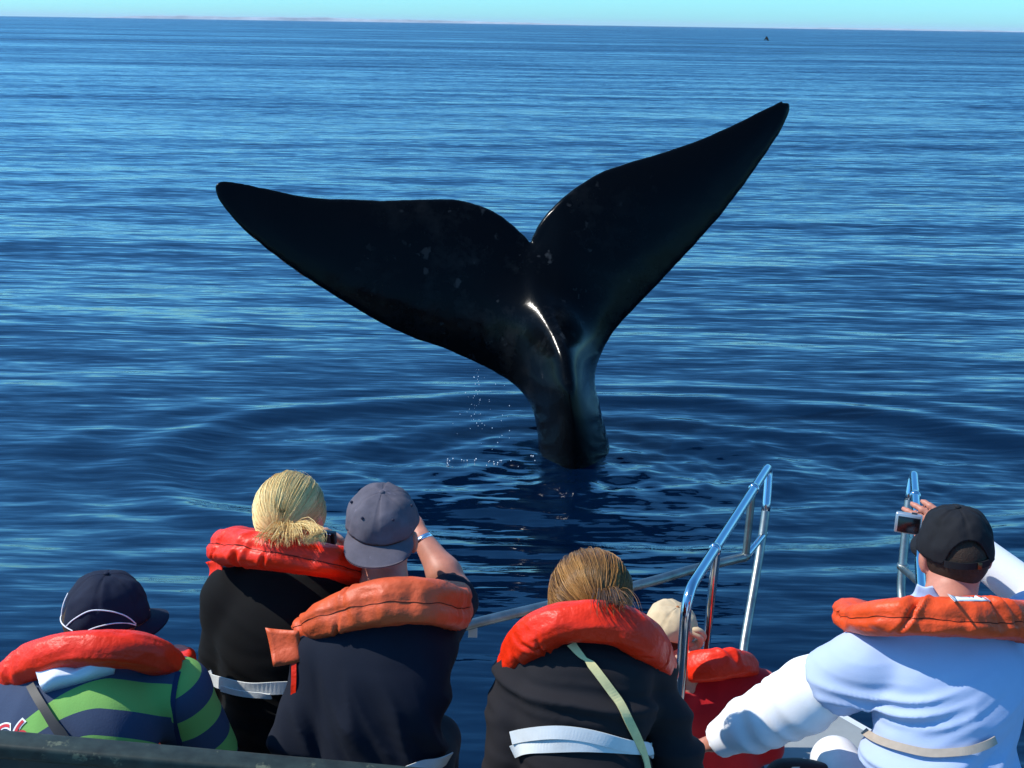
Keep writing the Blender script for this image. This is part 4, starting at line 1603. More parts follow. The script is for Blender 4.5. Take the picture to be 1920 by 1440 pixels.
def flap(parent, quad, m, th=0.014, n=8):
    a, b, c, d = [np.asarray(v) for v in quad]
    nv = nrm(np.cross(b - a, d - a))
    Vt = []
    for i in range(n):
        for j in range(n):
            u, v = i / (n - 1), j / (n - 1)
            x = (a * (1 - u) + b * u) * (1 - v) + (d * (1 - u) + c * u) * v
            Vt.append(x + nv * 0.014 * (math.sin(3.0 * u + 1.0) + 0.6 * math.sin(4.2 * v)))
    Vt = np.array(Vt)
    N = n * n
    e = np.array([min(1, 0.25 + 3 * min(i, n - 1 - i, j, n - 1 - j) / n) for i in range(n) for j in range(n)])[:, None]
    V = np.vstack([Vt + nv * th * 0.5 * e, Vt - nv * th * 0.5 * e])
    Fs = []
    for i in range(n - 1):
        for j in range(n - 1):
            q = (i * n + j, (i + 1) * n + j, (i + 1) * n + j + 1, i * n + j + 1)
            Fs += [q, tuple(x + N for x in q[::-1])]
    rim = [i * n for i in range(n)] + [(n - 1) * n + j for j in range(1, n)] + [i * n + n - 1 for i in range(n - 2, -1, -1)] + [j for j in range(n - 2, 0, -1)]
    for x, y in zip(rim, rim[1:] + rim[:1]):
        Fs.append((y, x, x + N, y + N))
    return put('flap', V, Fs, m, parent)

def hair_cap(p, rad, m, off=(0, -0.012, 0.012), cut=-0.30, name='hair'):
    """the mass of hair under the strands"""
    S = Shape()
    c = p.head + A(*off) @ p.hax
    S.add(ell(c, np.asarray(rad), p.hax))
    ax = p.hax
    def f(q):
        d = S(q)
        l = (q - c) @ ax.T
        return np.maximum(d, (l[:, 1] - 0.055) * 0.7 + np.maximum(0, -l[:, 2]) * 0.8)
    V, Q = surface(lambda q: f(q), 0.006, c - 0.16, c + 0.16, 1)
    V = V + nrmrows(V - c) * ((fbm((V - c) * 40, 3, 2) - 0.5) * 0.006)[:, None]
    o = put(name, V, Q, m, p.o)
    attr(o, 'strand', fbm((V - c) * 30, 8, 2) * 0.6)
    return o, c

def hair_blonde(p):
    m = hair_material('blonde_hair', (0.13, 0.05, 0.014), (1.0, 0.76, 0.33), (0.66, 0.38, 0.11))
    rad = A(0.084, 0.104, 0.100)
    o, c = hair_cap(p, rad * 0.965, m)
    rg = np.random.default_rng(12)
    tie_l = nrm(A(0.26, -0.95, -0.22))
    tie = c + (tie_l * rad * 1.05) @ p.hax
    t = np.linspace(0, 1, 12)
    paths, r, val = [], [], []
    for k in range(5200):
        az = rg.uniform(0, 2 * math.pi)
        if rg.random() < 0.55:
            el_ = rg.uniform(-0.25, 1.45)
            s0 = A(math.sin(az) * math.cos(el_), math.cos(az) * math.cos(el_), math.sin(el_))
        else:
            x = rg.uniform(-1, 1)
            s0 = nrm(A(x, rg.uniform(0.1, 0.6), math.sqrt(max(0.02, 1 - x * x)) * rg.uniform(0.5, 1.1)))
        if s0[1] < -0.75 and s0[2] < 0.2:
            continue
        clump = vnoise(np.array([s0 * 7.0]), 4)[0]
        d = slerp(s0, tie_l + rg.normal(0, 0.035, 3), t)
        lay = 0.985 + 0.095 * clump + rg.uniform(-0.012, 0.02)
        bulge = 1 + 0.05 * np.sin(math.pi * t)
        pts = c + ((d * rad) * (lay * bulge)[:, None]) @ p.hax
        pts[-1] = tie + rg.normal(0, 0.006, 3)
        pts += (vnoise(pts * 60, 6)[:, None] - 0.5) * 0.003
        paths.append(pts)
        r.append(rg.uniform(0.00045, 0.0009))
        root_dark = 0.35 if (s0[2] > 0.72 and rg.random() < 0.5) else 0
        val.append(np.clip(0.60 + 1.4 * (clump - 0.5) + rg.normal(0, 0.16) - root_dark, 0, 1))
    # the tail below the band: left fan, right loop
    for k in range(380):
        if k < 200:
            w = rg.uniform(0, 1)
            ex = 470 + 100 * w ** 0.8 + rg.normal(0, 5)
            D0 = 2.965 + 0.02 * abs(w - 0.5) + rg.uniform(-0.012, 0.010)
            q1 = P(545 + (ex - 545) * 0.45 + rg.normal(0, 4), 986 + rg.normal(0, 4), 3.06 + rg.normal(0, 0.012))
            q2 = P(545 + (ex - 545) * 0.85, 1004 + rg.normal(0, 4), 2.995 + rg.normal(0, 0.008))
            pts = spline([tie, q1, q2, P(ex, rg.uniform(1002, 1030) - 8 * abs(w - 0.4), D0)], 12)
        else:
            q1 = P(rg.normal(574, 6), rg.normal(984, 4), 3.05)
            q2 = P(rg.normal(596, 6), rg.normal(1000, 5), 2.995)
            e = P(rg.uniform(575, 612), rg.uniform(1010, 1024), 2.985) if rg.random() < 0.5 else P(rg.normal(572, 7), rg.normal(1016, 4), 2.975)
            pts = spline([tie + A(0.01, -0.01, 0), q1, q2, e], 12)
        paths.append(pts)
        r.append(rg.uniform(0.0005, 0.0009))
        val.append(np.clip(rg.normal(0.62, 0.2), 0, 1))
    for k in range(150):           # flyaways
        s0 = nrm(rg.normal(0, 1, 3) + A(0, -0.2, 0.9))
        d = slerp(s0, nrm(s0 + rg.normal(0, 0.35, 3)), t)
        pts = c + ((d * rad) * (1.03 + rg.uniform(0.03, 0.13) * t ** 1.5)[:, None]) @ p.hax
        paths.append(pts)
        r.append(0.00035)
        val.append(rg.uniform(0.2, 0.8))
    V, Q, a = strands(paths, r, val)
    s_ = put('hair_strands', V, Q, m, o)
    attr(s_, 'strand', a)
    ring = [tie + (A(0.012 * math.cos(x), -0.004, 0.020 * math.sin(x)) @ axes((0.2, 1, 0.3))) for x in np.linspace(0, 2 * math.pi, 20)]
    put('hair_band', *tube(np.array(ring), 0.006, 8, False), mat('teal_band', (0.02, 0.07, 0.08), 0.6, 0.4), o)

# ---- man with the cap turned backwards
def capman():
    neck = P(722, 1112, 3.06)
    head = P(718, 1000, 3.12)
    f = nrm((0.04, 1, 0))
    pel = seated(neck, f, 0.53, 26, 0.0)
    p = Person('person in a navy t-shirt and a faded purple-grey cap worn backwards', (pel[0], pel[1], SEAT), pel, neck, head, f, (0.04, 1, 0.20), 1.0, -0.03, 0.97)
    p.arm('l', P(608, 1225, 3.02), P(560, 1425, 2.98), P(660, 1480, 3.25), (A(0.5, 0.8, 0.1), A(0, 0, -1), -1, 0.6))
    p.arm('r', P(794, 1206, 3.06), P(856, 1112, 3.30), P(790, 1008, 3.38), (P(742, 958, 3.42) - P(790, 1008, 3.38), A(-0.3, 0.9, 0.0), 1, 0.9))
    p.build_body(skin_red_m, neck_r=0.060, arm_r=(0.050, 0.044, 0.028))
    p.trousers(dark_tr)
    nv = cloth('navy_jersey', (0.0085, 0.0115, 0.021), 0.9)
    low = lambda V: np.clip((neck[2] - 0.10 - V[:, 2]) / 0.15, 0, 1) * np.clip((V[:, 0] - (pel[0] - 0.12)) / 0.06, 0.45, 1)
    p.top(nv, 'navy_t_shirt', 'short', h=0.006, short_t=0.93, sh_r=0.068, up_r=(0.068, 0.070), wrinkle=sumf(folds((1, 0, 0.45), (-0.45, -0.2, 1), 19, 2.6, 0.040, 8, 1.9, low), folds((0.8, 0, 0.5), (0.5, 0, -1), 8, 2, 0.012, 18)))
    vis = [(588, 1178, 3.06, 30), (606, 1166, 2.98, 36), (650, 1148, 2.93, 40), (700, 1132, 2.90, 44), (760, 1126, 2.89, 47), (812, 1130, 2.92, 46), (848, 1142, 3.02, 40)]
    lj, bvh = life_jacket(p, vis, orange_vinyl, neck + A(0, 0.02, -0.05), seed=11, thick=0.056, groove=(-0.05,), wr=0.012, creases=20)
    flap(lj, (P(496, 1176, 2.97), P(562, 1184, 2.97), P(566, 1242, 2.97), P(512, 1250, 2.94)), orange_vinyl, 0.016)
    strap = spline([P(552, 1240, 2.96), P(552, 1272, 2.95), P(551, 1302, 2.95), P(553, 1335, 2.96)], 16)
    put('strap', *ribbon(strap, np.repeat(A(-0.3, -1, 0.3)[None] / 1.09, 16, 0), 0.014, 0.004), red_vinyl, lj)
    on, nn = on_back(p, [(700, 1462), (770, 1446), (815, 1428), (850, 1404)], 0.008, 40)
    put('belt', *ribbon(on, nn, 0.040, 0.003), web_m, lj)
    cm = mat('faded_cap_cloth', (0.098, 0.087, 0.104), 0.9, 0.2, var=0.20, vscale=18, bump=0.35, bscale=180, bdist=0.0015, spots=((0.16, 0.14, 0.17), 16, 0.62))
    o, cp, c, ax = cap(p, cm, (0.096, 0.108, 0.090), 0.044, brim=180, brim_len=0.070, eyelets=(150, 210, 95, 265), seed=4, crumple=0.004)
    # worn threads along the brim
    th_ = mat('frayed_thread', (0.55, 0.53, 0.5), 0.9, 0.1)
    bv = BVHTree.FromPolygons([tuple(np.array(v.co) + np.array(p.o.location)) for v in o.children[-1].data.vertices], [tuple(q.vertices) for q in o.children[-1].data.polygons])
    rgk = random.Random(3)
    parts = []
    for k in range(16):
        x0 = rgk.uniform(664, 760)
        r_ = ray(x0, 1038 + 6 * abs((x0 - 715) / 50) * 0 + rgk.uniform(-3, 3))
        h = bv.ray_cast(Vector(CAM), Vector(nrm(r_)))
        if h[0] is not None:
            q = np.array(h[0]) - nrm(r_) * 0.002
            parts.append(tube(np.array([q, q + A(rgk.uniform(-0.004, 0.004), 0, rgk.uniform(-0.002, 0.002))]), 0.0008, 4))
    if parts:
        put('frayed_threads', *join(parts), th_, o)
    # short hair under the cap
    short_hair(p, (0.10, 0.07, 0.045), 0.0815)
    # wristwatch
    sh, el, wr = p.arms['r']
    d = nrm(wr - el)
    w = wr - d * 0.012
    put('wristwatch', *tube(np.array([w - d * 0.007, w + d * 0.007]), 0.0315, 20), mat('silver', (0.7, 0.7, 0.7), 0.25, 0.5, metal=1.0), p.o)
    return p
def short_hair(p, c, r, name='short_hair', low=-0.055, fuzz=True):
    m = mat('hair_' + name + str(c[0]), c, 0.7, 0.3, var=0.3, vscale=60, bump=0.6, bscale=260, bdist=0.003)
    cc = p.head + A(0, -0.010, 0.006) @ p.hax * p.s
    ax = p.hax
    e = ell(cc, A(r, r * 1.245, 0.095) * p.s, ax)[0]
    def f(q):
        l = (q - cc) @ ax.T / p.s
        return np.maximum(e(q), np.maximum((l[:, 1] - 0.02) * 0.8, low - 0.012 - l[:, 2] + np.maximum(0, l[:, 1] + 0.03) * 0.9))
    V, Q = surface(f, 0.006, cc - 0.15, cc + 0.15, 1)
    return put(name, V, Q, m, p.o)

# ---- woman with brown hair
def brunette():
    neck = P(1098, 1172, 2.92)
    head = P(1106, 1112, 3.02)
    f = nrm((0.02, 1, 0))
    pel = seated(neck, f, 0.50, 30, 0.0)
    p = Person('person in a charcoal jersey with brown hair clipped back and a yellow strap', (pel[0], pel[1], SEAT), pel, neck, head, f, (0.10, 1, -0.12), 1.0, 0.0, 0.97)
    p.arm('l', P(986, 1262, 2.90), P(952, 1425, 2.86), P(1050, 1470, 3.12), (A(0.5, 0.8, 0.1), A(0, 0, -1), -1, 0.6))
    p.arm('r', P(1214, 1258, 2.92), P(1272, 1425, 2.92), P(1190, 1475, 3.16), (A(-0.5, 0.8, 0.1), A(0, 0, -1), 1, 0.6))
    p.build_body(skin_m)
    p.trousers(jeans)
    ch = cloth('charcoal_jersey', (0.016, 0.0145, 0.0165), 0.9)
    p.top(ch, 'charcoal_jersey', 'long', up_r=(0.062, 0.054), wrinkle=sumf(folds((0.15, 0.2, 1), (1, 0, -0.1), 19, 2.4, 0.026, 13, 2.0), folds((1, 0, 0.4), (0.3, 0, 1), 9, 3, 0.005, 3)))
    vis = [(966, 1256, 2.96, 30), (978, 1224, 2.88, 35), (1002, 1194, 2.82, 39), (1040, 1172, 2.79, 41), (1090, 1165, 2.78, 41), (1150, 1168, 2.78, 41), (1194, 1190, 2.80, 39), (1222, 1222, 2.86, 34), (1234, 1254, 2.94, 28)]
    lj, bvh = life_jacket(p, vis, red_vinyl, neck + A(0, 0.03, -0.06), seed=21, thick=0.056, groove=(), wr=0.010, creases=16)
    for pts, lf in (([(960, 1384), (988, 1376), (1040, 1372), (1100, 1376), (1160, 1390), (1205, 1404), (1226, 1414)], 0.007), ([(962, 1408), (988, 1402), (1040, 1397), (1100, 1396), (1160, 1398), (1200, 1402), (1224, 1404)], 0.004)):
        on, nn = on_back(p, pts, lf, 60)
        put('belt', *ribbon(on, nn, 0.030, 0.003), web_m, lj)
    ym = mat('yellow_webbing', (0.66, 0.58, 0.27), 0.8, 0.2, var=0.1, vscale=60, bump=0.4, bscale=260, bdist=0.001)
    on, nn = on_back(p, [(1072, 1214), (1092, 1234), (1112, 1252), (1140, 1288), (1168, 1334), (1190, 1380), (1206, 1430), (1212, 1470)], 0.006, 60)
    wdt = np.interp(np.linspace(0, 1, len(on)), [0, 0.14, 0.19, 0.26, 1], [0.022, 0.014, 0.008, 0.020, 0.022])
    put('shoulder_strap', *ribbon(on, nn, wdt, 0.003), ym, p.o)
    hair_brown(p)
    return p
def hair_brown(p):
    m = hair_material('brown_hair', (0.028, 0.012, 0.005), (0.50, 0.24, 0.060), (0.080, 0.034, 0.011), 0.36)
    rad = A(0.098, 0.112, 0.104)
    o, c = hair_cap(p, rad * 0.95, m, (0, -0.010, 0.004))
    rg = np.random.default_rng(5)
    tie_l = nrm(A(0.26, -0.92, -0.18))
    tie = c + (tie_l * rad * 1.04) @ p.hax
    t = np.linspace(0, 1, 12)
    paths, r, val = [], [], []
    for k in range(5200):
        x = rg.uniform(-1, 1)
        s0 = nrm(A(x, rg.uniform(-0.35, 0.75), rg.uniform(-0.1, 1.1)))
        clump = vnoise(np.array([s0 * 6.0]), 14)[0]
        hang = (abs(s0[0]) > 0.55 and s0[2] < 0.75 and rg.random() < 0.75)
        if hang:                  # side locks hang past the cheeks
            sg = np.sign(s0[0])
            e_l = nrm(A(sg * rg.uniform(0.75, 0.98), rg.uniform(-0.45, 0.15), -0.75))
            d = slerp(s0, e_l, t)
            lay = 1.02 + 0.05 * clump + rg.uniform(-0.015, 0.03)
            pts = c + (d * rad * lay) @ p.hax
            pts[:, 2] -= 0.03 * t ** 2
        else:
            d = slerp(s0, tie_l + rg.normal(0, 0.05, 3), t)
            lay = 0.985 + 0.11 * clump + rg.uniform(-0.015, 0.02)
            pts = c + ((d * rad) * (lay * (1 + 0.05 * np.sin(math.pi * t)))[:, None]) @ p.hax
        pts += (vnoise(pts * 50, 6)[:, None] - 0.5) * 0.004
        paths.append(pts)
        r.append(rg.uniform(0.00045, 0.0009))
        val.append(np.clip(0.38 + 1.1 * (clump - 0.5) + rg.normal(0, 0.12) + (0.15 if hang else 0), 0, 1))
    for k in range(110):          # loose tail below the clip
        ex = rg.normal(1152, 19)
        paths.append(spline([tie, P(1128 + (ex - 1128) * 0.5, 1106 + rg.normal(0, 3), 2.86 + rg.normal(0, 0.01)), P(1128 + (ex - 1128) * 0.85, 1122 + rg.normal(0, 3), 2.765 + rg.normal(0, 0.006)), P(ex, rg.normal(1138, 9), 2.715 + rg.uniform(-0.008, 0.006))], 12))
        r.append(rg.uniform(0.0005, 0.0009))
        val.append(np.clip(rg.normal(0.3, 0.15), 0, 1))
    for k in range(110):
        s0 = nrm(rg.normal(0, 1, 3) + A(0, -0.2, 0.8))
        d = slerp(s0, nrm(s0 + rg.normal(0, 0.4, 3)), t)
        paths.append(c + ((d * rad) * (1.03 + rg.uniform(0.02, 0.14) * t ** 1.5)[:, None]) @ p.hax)
        r.append(0.00035)
        val.append(rg.uniform(0.1, 0.6))
    V, Q, a = strands(paths, r, val)
    s_ = put('hair_strands', V, Q, m, o)
    attr(s_, 'strand', a)
    cl = P(1119, 1104, 2.90)
    h = nrm(tie - CAM)
    put('hair_clip', *rbox(tie - h * 0.012, axes((0.1, 1, 0)), (0.0035, 0.004, 0.009), 0.0015), mat('gold_clip', (0.85, 0.55, 0.22), 0.25, 0.6, metal=1.0), o)

# ---- man in the striped polo
def striped_material():
    m = bpy.data.materials.new('striped_polo')
    m.use_nodes = True
    n, l = m.node_tree.nodes, m.node_tree.links
    b = n['Principled BSDF']
    b.inputs['Roughness'].default_value = 0.9
    b.inputs['Specular IOR Level'].default_value = 0.2
    at = n.new('ShaderNodeAttribute')
    at.attribute_name = 'stripe'
    fr = n.new('ShaderNodeMath')
    fr.operation = 'FRACT'
    l.new(at.outputs['Fac'], fr.inputs[0])
    gt = n.new('ShaderNodeMath')
    gt.operation = 'GREATER_THAN'
    gt.inputs[1].default_value = 0.5
    l.new(fr.outputs[0], gt.inputs[0])
    mx = n.new('ShaderNodeMix')
    mx.data_type = 'RGBA'
    l.new(gt.outputs[0], mx.inputs[0])
    mx.inputs[6].default_value = (0.044, 0.062, 0.108, 1)
    mx.inputs[7].default_value = (0.20, 0.42, 0.10, 1)
    l.new(mx.outputs[2], b.inputs['Base Color'])
    tc = n.new('ShaderNodeTexCoord')
    nz = n.new('ShaderNodeTexNoise')
    nz.inputs['Scale'].default_value = 240
    l.new(tc.outputs['Object'], nz.inputs['Vector'])
    bp = n.new('ShaderNodeBump')
    bp.inputs['Strength'].default_value = 0.35
    bp.inputs['Distance'].default_value = 0.0015
    l.new(nz.outputs[0], bp.inputs['Height'])
    l.new(bp.outputs[0], b.inputs['Normal'])
    return m
def striped():
    neck = P(180, 1238, 2.88)
    head = P(204, 1158, 2.98)
    f = nrm((0.06, 1, 0))
    pel = seated(neck, f, 0.52, 40, 0.0)
    p = Person('person in a green and navy striped polo and a navy cap with white piping', (pel[0], pel[1], SEAT), pel, neck, head, f, (0.80, 0.60, -0.10), 1.0, 0.06, 1.12, 1.1)
    p.arm('l', P(28, 1330, 2.82), P(-25, 1490, 2.85), P(70, 1520, 3.05), (A(0.5, 0.8, 0), A(0, 0, -1), -1, 0.6))
    p.arm('r', P(330, 1300, 2.86), P(392, 1425, 2.96), P(300, 1470, 3.18), (A(-0.5, 0.8, 0), A(0, 0, -1), 1, 0.6))
    p.build_body(skin_m)
    p.trousers(jeans)
    o = p.top(striped_material(), 'striped_polo', 'short', short_t=0.98, sh_r=0.075, up_r=(0.080, 0.076), wrinkle=sumf(folds((1, 0, 0.3), (0, 0.3, 1), 9, 2.5, 0.006, 23), folds((0.4, 0, 1), (1, 0, -0.4), 10, 3, 0.005, 26)))
    V = p.shirt_V
    u, t = p.torso_uvt(V)
    def ut(px, py):
        h = p.shirt_bvh.ray_cast(Vector(CAM), Vector(nrm(ray(px, py))))
        a_, b_ = p.torso_uvt(np.array([h[0][:]]))
        return float(a_[0]), float(b_[0])
    (u1, t1), (u2, t2), (u3, t3) = ut(210, 1272), ut(210, 1330), ut(210, 1381)
    per = (t1 - t3)
    st = np.where(t > t2, 0.5 + 0.5 * (t1 - t) / (t1 - t2), 1.0 + 0.5 * (t2 - t) / (t2 - t3))
    ul, tl = ut(50, 1348)
    sl_ = (0.5 + 0.5 * (t1 - tl) / (t1 - t2)) if tl > t2 else (1.0 + 0.5 * (t2 - tl) / (t2 - t3))
    st = st - (sl_ - 0.5) * (np.clip(u1 - u, 0, 1) / (u1 - ul)) ** 1.6
    us = ut(326, 1300)[0]
    sh, el, _ = p.arms['r']
    ba = el - sh
    s = ((V - sh) @ ba) / (ba @ ba)
    st = np.maximum(st, 0.03)
    st = np.where(u > us, s * np.linalg.norm(ba) / 0.125 + 0.32, st)
    attr(o, 'stripe', st + 5)
    vis = [(2, 1300, 2.90, 30), (28, 1272, 2.82, 37), (75, 1240, 2.76, 38), (130, 1222, 2.74, 36), (190, 1216, 2.73, 36), (250, 1220, 2.75, 36), (292, 1234, 2.80, 34), (318, 1256, 2.90, 28)]
    lj, bvh = life_jacket(p, vis, red_vinyl, neck + A(0, 0.04, -0.06), seed=31, thick=0.056, groove=(), wr=0.010, creases=18)
    draped_patch('white_collar', p.shirt_bvh, [(76, 1274), (206, 1246), (214, 1264), (84, 1300)], mat('white_cloth', (0.78, 0.80, 0.84), 0.8, 0.2, bump=0.3, bscale=60), p.o, (30, 10), 0.022, 0.034)
    on, nn = on_back(p, [(60, 1290), (80, 1322), (100, 1352), (114, 1372), (136, 1398), (150, 1415)], 0.006, 40)
    put('camera_strap', *ribbon(on, nn, np.interp(np.linspace(0, 1, len(on)), [0, 0.35, 0.62, 0.75, 1], [0.018, 0.020, 0.024, 0.018, 0.010]), 0.004), mat('black_strap', (0.012, 0.012, 0.013), 0.55, 0.4), p.o)
    # shoulder seam
    w_ = nrm(p.neck - p.pel)
    L_ = np.linalg.norm(p.neck - p.pel)
    bk = -nrm(p.f - w_ * (p.f @ w_))
    on, nn = [], []
    for t_ in np.linspace(0.95, 0.05, 60):
        h = p.shirt_bvh.ray_cast(Vector(p.pel + w_ * (t_ * L_) + p.r * us + bk * 0.8), Vector(-bk))
        if h[0] is not None:
            on.append(np.array(h[0]) + bk * 0.0015)
            nn.append(bk)
    on = np.array(on)
    for _ in range(4):
        on[1:-1] = 0.25 * on[:-2] + 0.5 * on[1:-1] + 0.25 * on[2:]
    put('seam', *ribbon(on, nn, 0.012, 0.0016), mat('seam_cloth', (0.022, 0.036, 0.085), 0.9, 0.1), p.o)
    jersey_number(p)
    navy = mat('navy_cap_cloth', (0.0085, 0.012, 0.028), 0.85, 0.25, var=0.15, vscale=20, bump=0.3, bscale=200, bdist=0.0012)
    o, cp, c, ax = cap(p, navy, (0.094, 0.108, 0.118), 0.000, brim=0, brim_len=0.052, seed=7, crumple=0.004)
    pipe_m = mat('white_piping', (0.78, 0.78, 0.80), 0.6, 0.3)
    def line(pts):
        q = spline(np.array([(a, t_, 0) for a, t_ in pts], float), 40)
        put('piping', *tube(np.array([cp(math.radians(a), t_, 0.0018) for a, t_, _ in q]), 0.0017, 6), pipe_m, o)
    line([(168, 0.02), (150, 0.18), (128, 0.31), (104, 0.30), (82, 0.20), (66, 0.04)])
    line([(136, 0.01), (118, 0.09), (98, 0.12), (80, 0.09), (66, 0.02)])
    line([(218, 0.01), (206, 0.06), (190, 0.05), (168, 0.03), (152, 0.01)])
    line([(206, 0.05), (208, 0.20), (216, 0.36)])
    short_hair(p, (0.05, 0.03, 0.015), 0.083)
    return p
def jersey_number(p):
    cu = bpy.data.curves.new('number', 'FONT')
    cu.body = 'S6'
    cu.size = 1.0
    cu.extrude = 0.0
    def lay(name, off, px0, py0, sz, m, lift, parent):
        cu.offset = off
        tmp = bpy.data.objects.new('tmp_text', cu)
        col.objects.link(tmp)
        dg = bpy.context.evaluated_depsgraph_get()
        me = bpy.data.meshes.new_from_object(tmp.evaluated_get(dg))
        bpy.data.objects.remove(tmp)
        bm = bmesh.new()
        bm.from_mesh(me)
        bmesh.ops.triangulate(bm, faces=bm.faces[:])
        bmesh.ops.subdivide_edges(bm, edges=[e for e in bm.edges if e.calc_length() > 0.12], cuts=2)
        bm.verts.index_update()
        V = []
        for v in bm.verts:
            r = nrm(ray(px0 + v.co.x * sz, py0 - v.co.y * sz - v.co.x * sz * 0.25))
            h = p.shirt_bvh.ray_cast(Vector(CAM), Vector(r))
            V.append(np.array(h[0]) - r * lift if h[0] is not None else P(px0, py0, 2.8))
        Fs = [tuple(v.index for v in f.verts) for f in bm.faces]
        bm.free()
        bpy.data.meshes.remove(me)
        return put(name, V, Fs, m, parent, False)
    o = lay('number_outline', 0.045, -8, 1406, 64, mat('white_print', (0.8, 0.8, 0.8), 0.6, 0.3), 0.003, p.o)
    lay('number', 0.0, -8, 1406, 64, mat('red_print', (0.55, 0.02, 0.03), 0.6, 0.3), 0.0045, p.o)

# ---- child in red inside the rails
def child():
    neck = P(1330, 1246, 4.02)
    head = P(1254, 1184, 4.08)
    f = nrm((-0.10, 1, 0))
    pel = seated(neck, f, 0.36, 10, 0.05)
    p = Person('child in a red fleece and a cream sun hat inside the bow rails', (pel[0], pel[1], 1.03), pel, neck, head, f, (0.5, 0.85, -0.1), 0.86, -0.25, 1.05)
    p.arm('l', P(1300, 1285, 4.02), P(1268, 1350, 3.95), P(1291, 1292, 3.93), (A(-0.1, 0.0, 1), A(-0.5, 1, 0), -1, 0.9))
    p.arm('r', P(1424, 1292, 4.02), P(1440, 1400, 4.06), P(1390, 1430, 4.25), (A(-0.5, 0.8, 0.1), A(0, 0, -1), 1, 0.6))
    p.build_body(skin_m)
    p.trousers(jeans)
    p.top(cloth('red_fleece', (0.50, 0.012, 0.018), 0.95, sheen=0.15), 'red_fleece', 'long', sh_r=0.066, up_r=(0.068, 0.060), wrinkle=folds((1, 0, 0.3), (0.2, 0, 1), 10, 3, 0.006, 33))
    vis = [(1286, 1262, 4.00, 20), (1298, 1252, 3.94, 30), (1330, 1248, 3.90, 32), (1365, 1244, 3.90, 30), (1392, 1246, 3.95, 24), (1402, 1252, 4.02, 18)]
    lj, bvh = life_jacket(p, vis, red_vinyl, neck + A(0, 0.03, -0.05), seed=41, thick=0.046, groove=(), wr=0.008, creases=10, drop=0.28)
    beige = mat('cream_hat_cloth', (0.60, 0.45, 0.27), 0.9, 0.2, var=0.08, vscale=15, bump=0.3, bscale=200, bdist=0.0012)
    o, cp, c, ax = cap(p, beige, (0.108, 0.118, 0.098), 0.020, brim=20, brim_len=0.055, seed=9, crumple=0.004, button_m=mat('brown_button', (0.35, 0.13, 0.04), 0.6, 0.3), stitch=False, top_pow=0.55)
    # rumpled hat brim with its dark toggle cord
    rg_ = random.Random(4)
    q = P(1300, 1196, 4.02)
    loops = [spline([q + A(-0.03, 0, 0.02), q + A(0.01, -0.01, 0.035), q + A(0.035, 0, 0.005), q + A(0.01, 0.01, -0.03), q + A(-0.02, 0, -0.02)], 24), spline([q + A(-0.02, -0.01, 0.03), q + A(0.02, -0.015, 0.01), q + A(0.02, 0, -0.03), q + A(-0.015, 0, -0.045)], 24)]
    put('rolled_brim', *join([tube(x, 0.011, 10) for x in loops]), beige, o)
    short_hair(p, (0.03, 0.018, 0.010), 0.084)
    return p

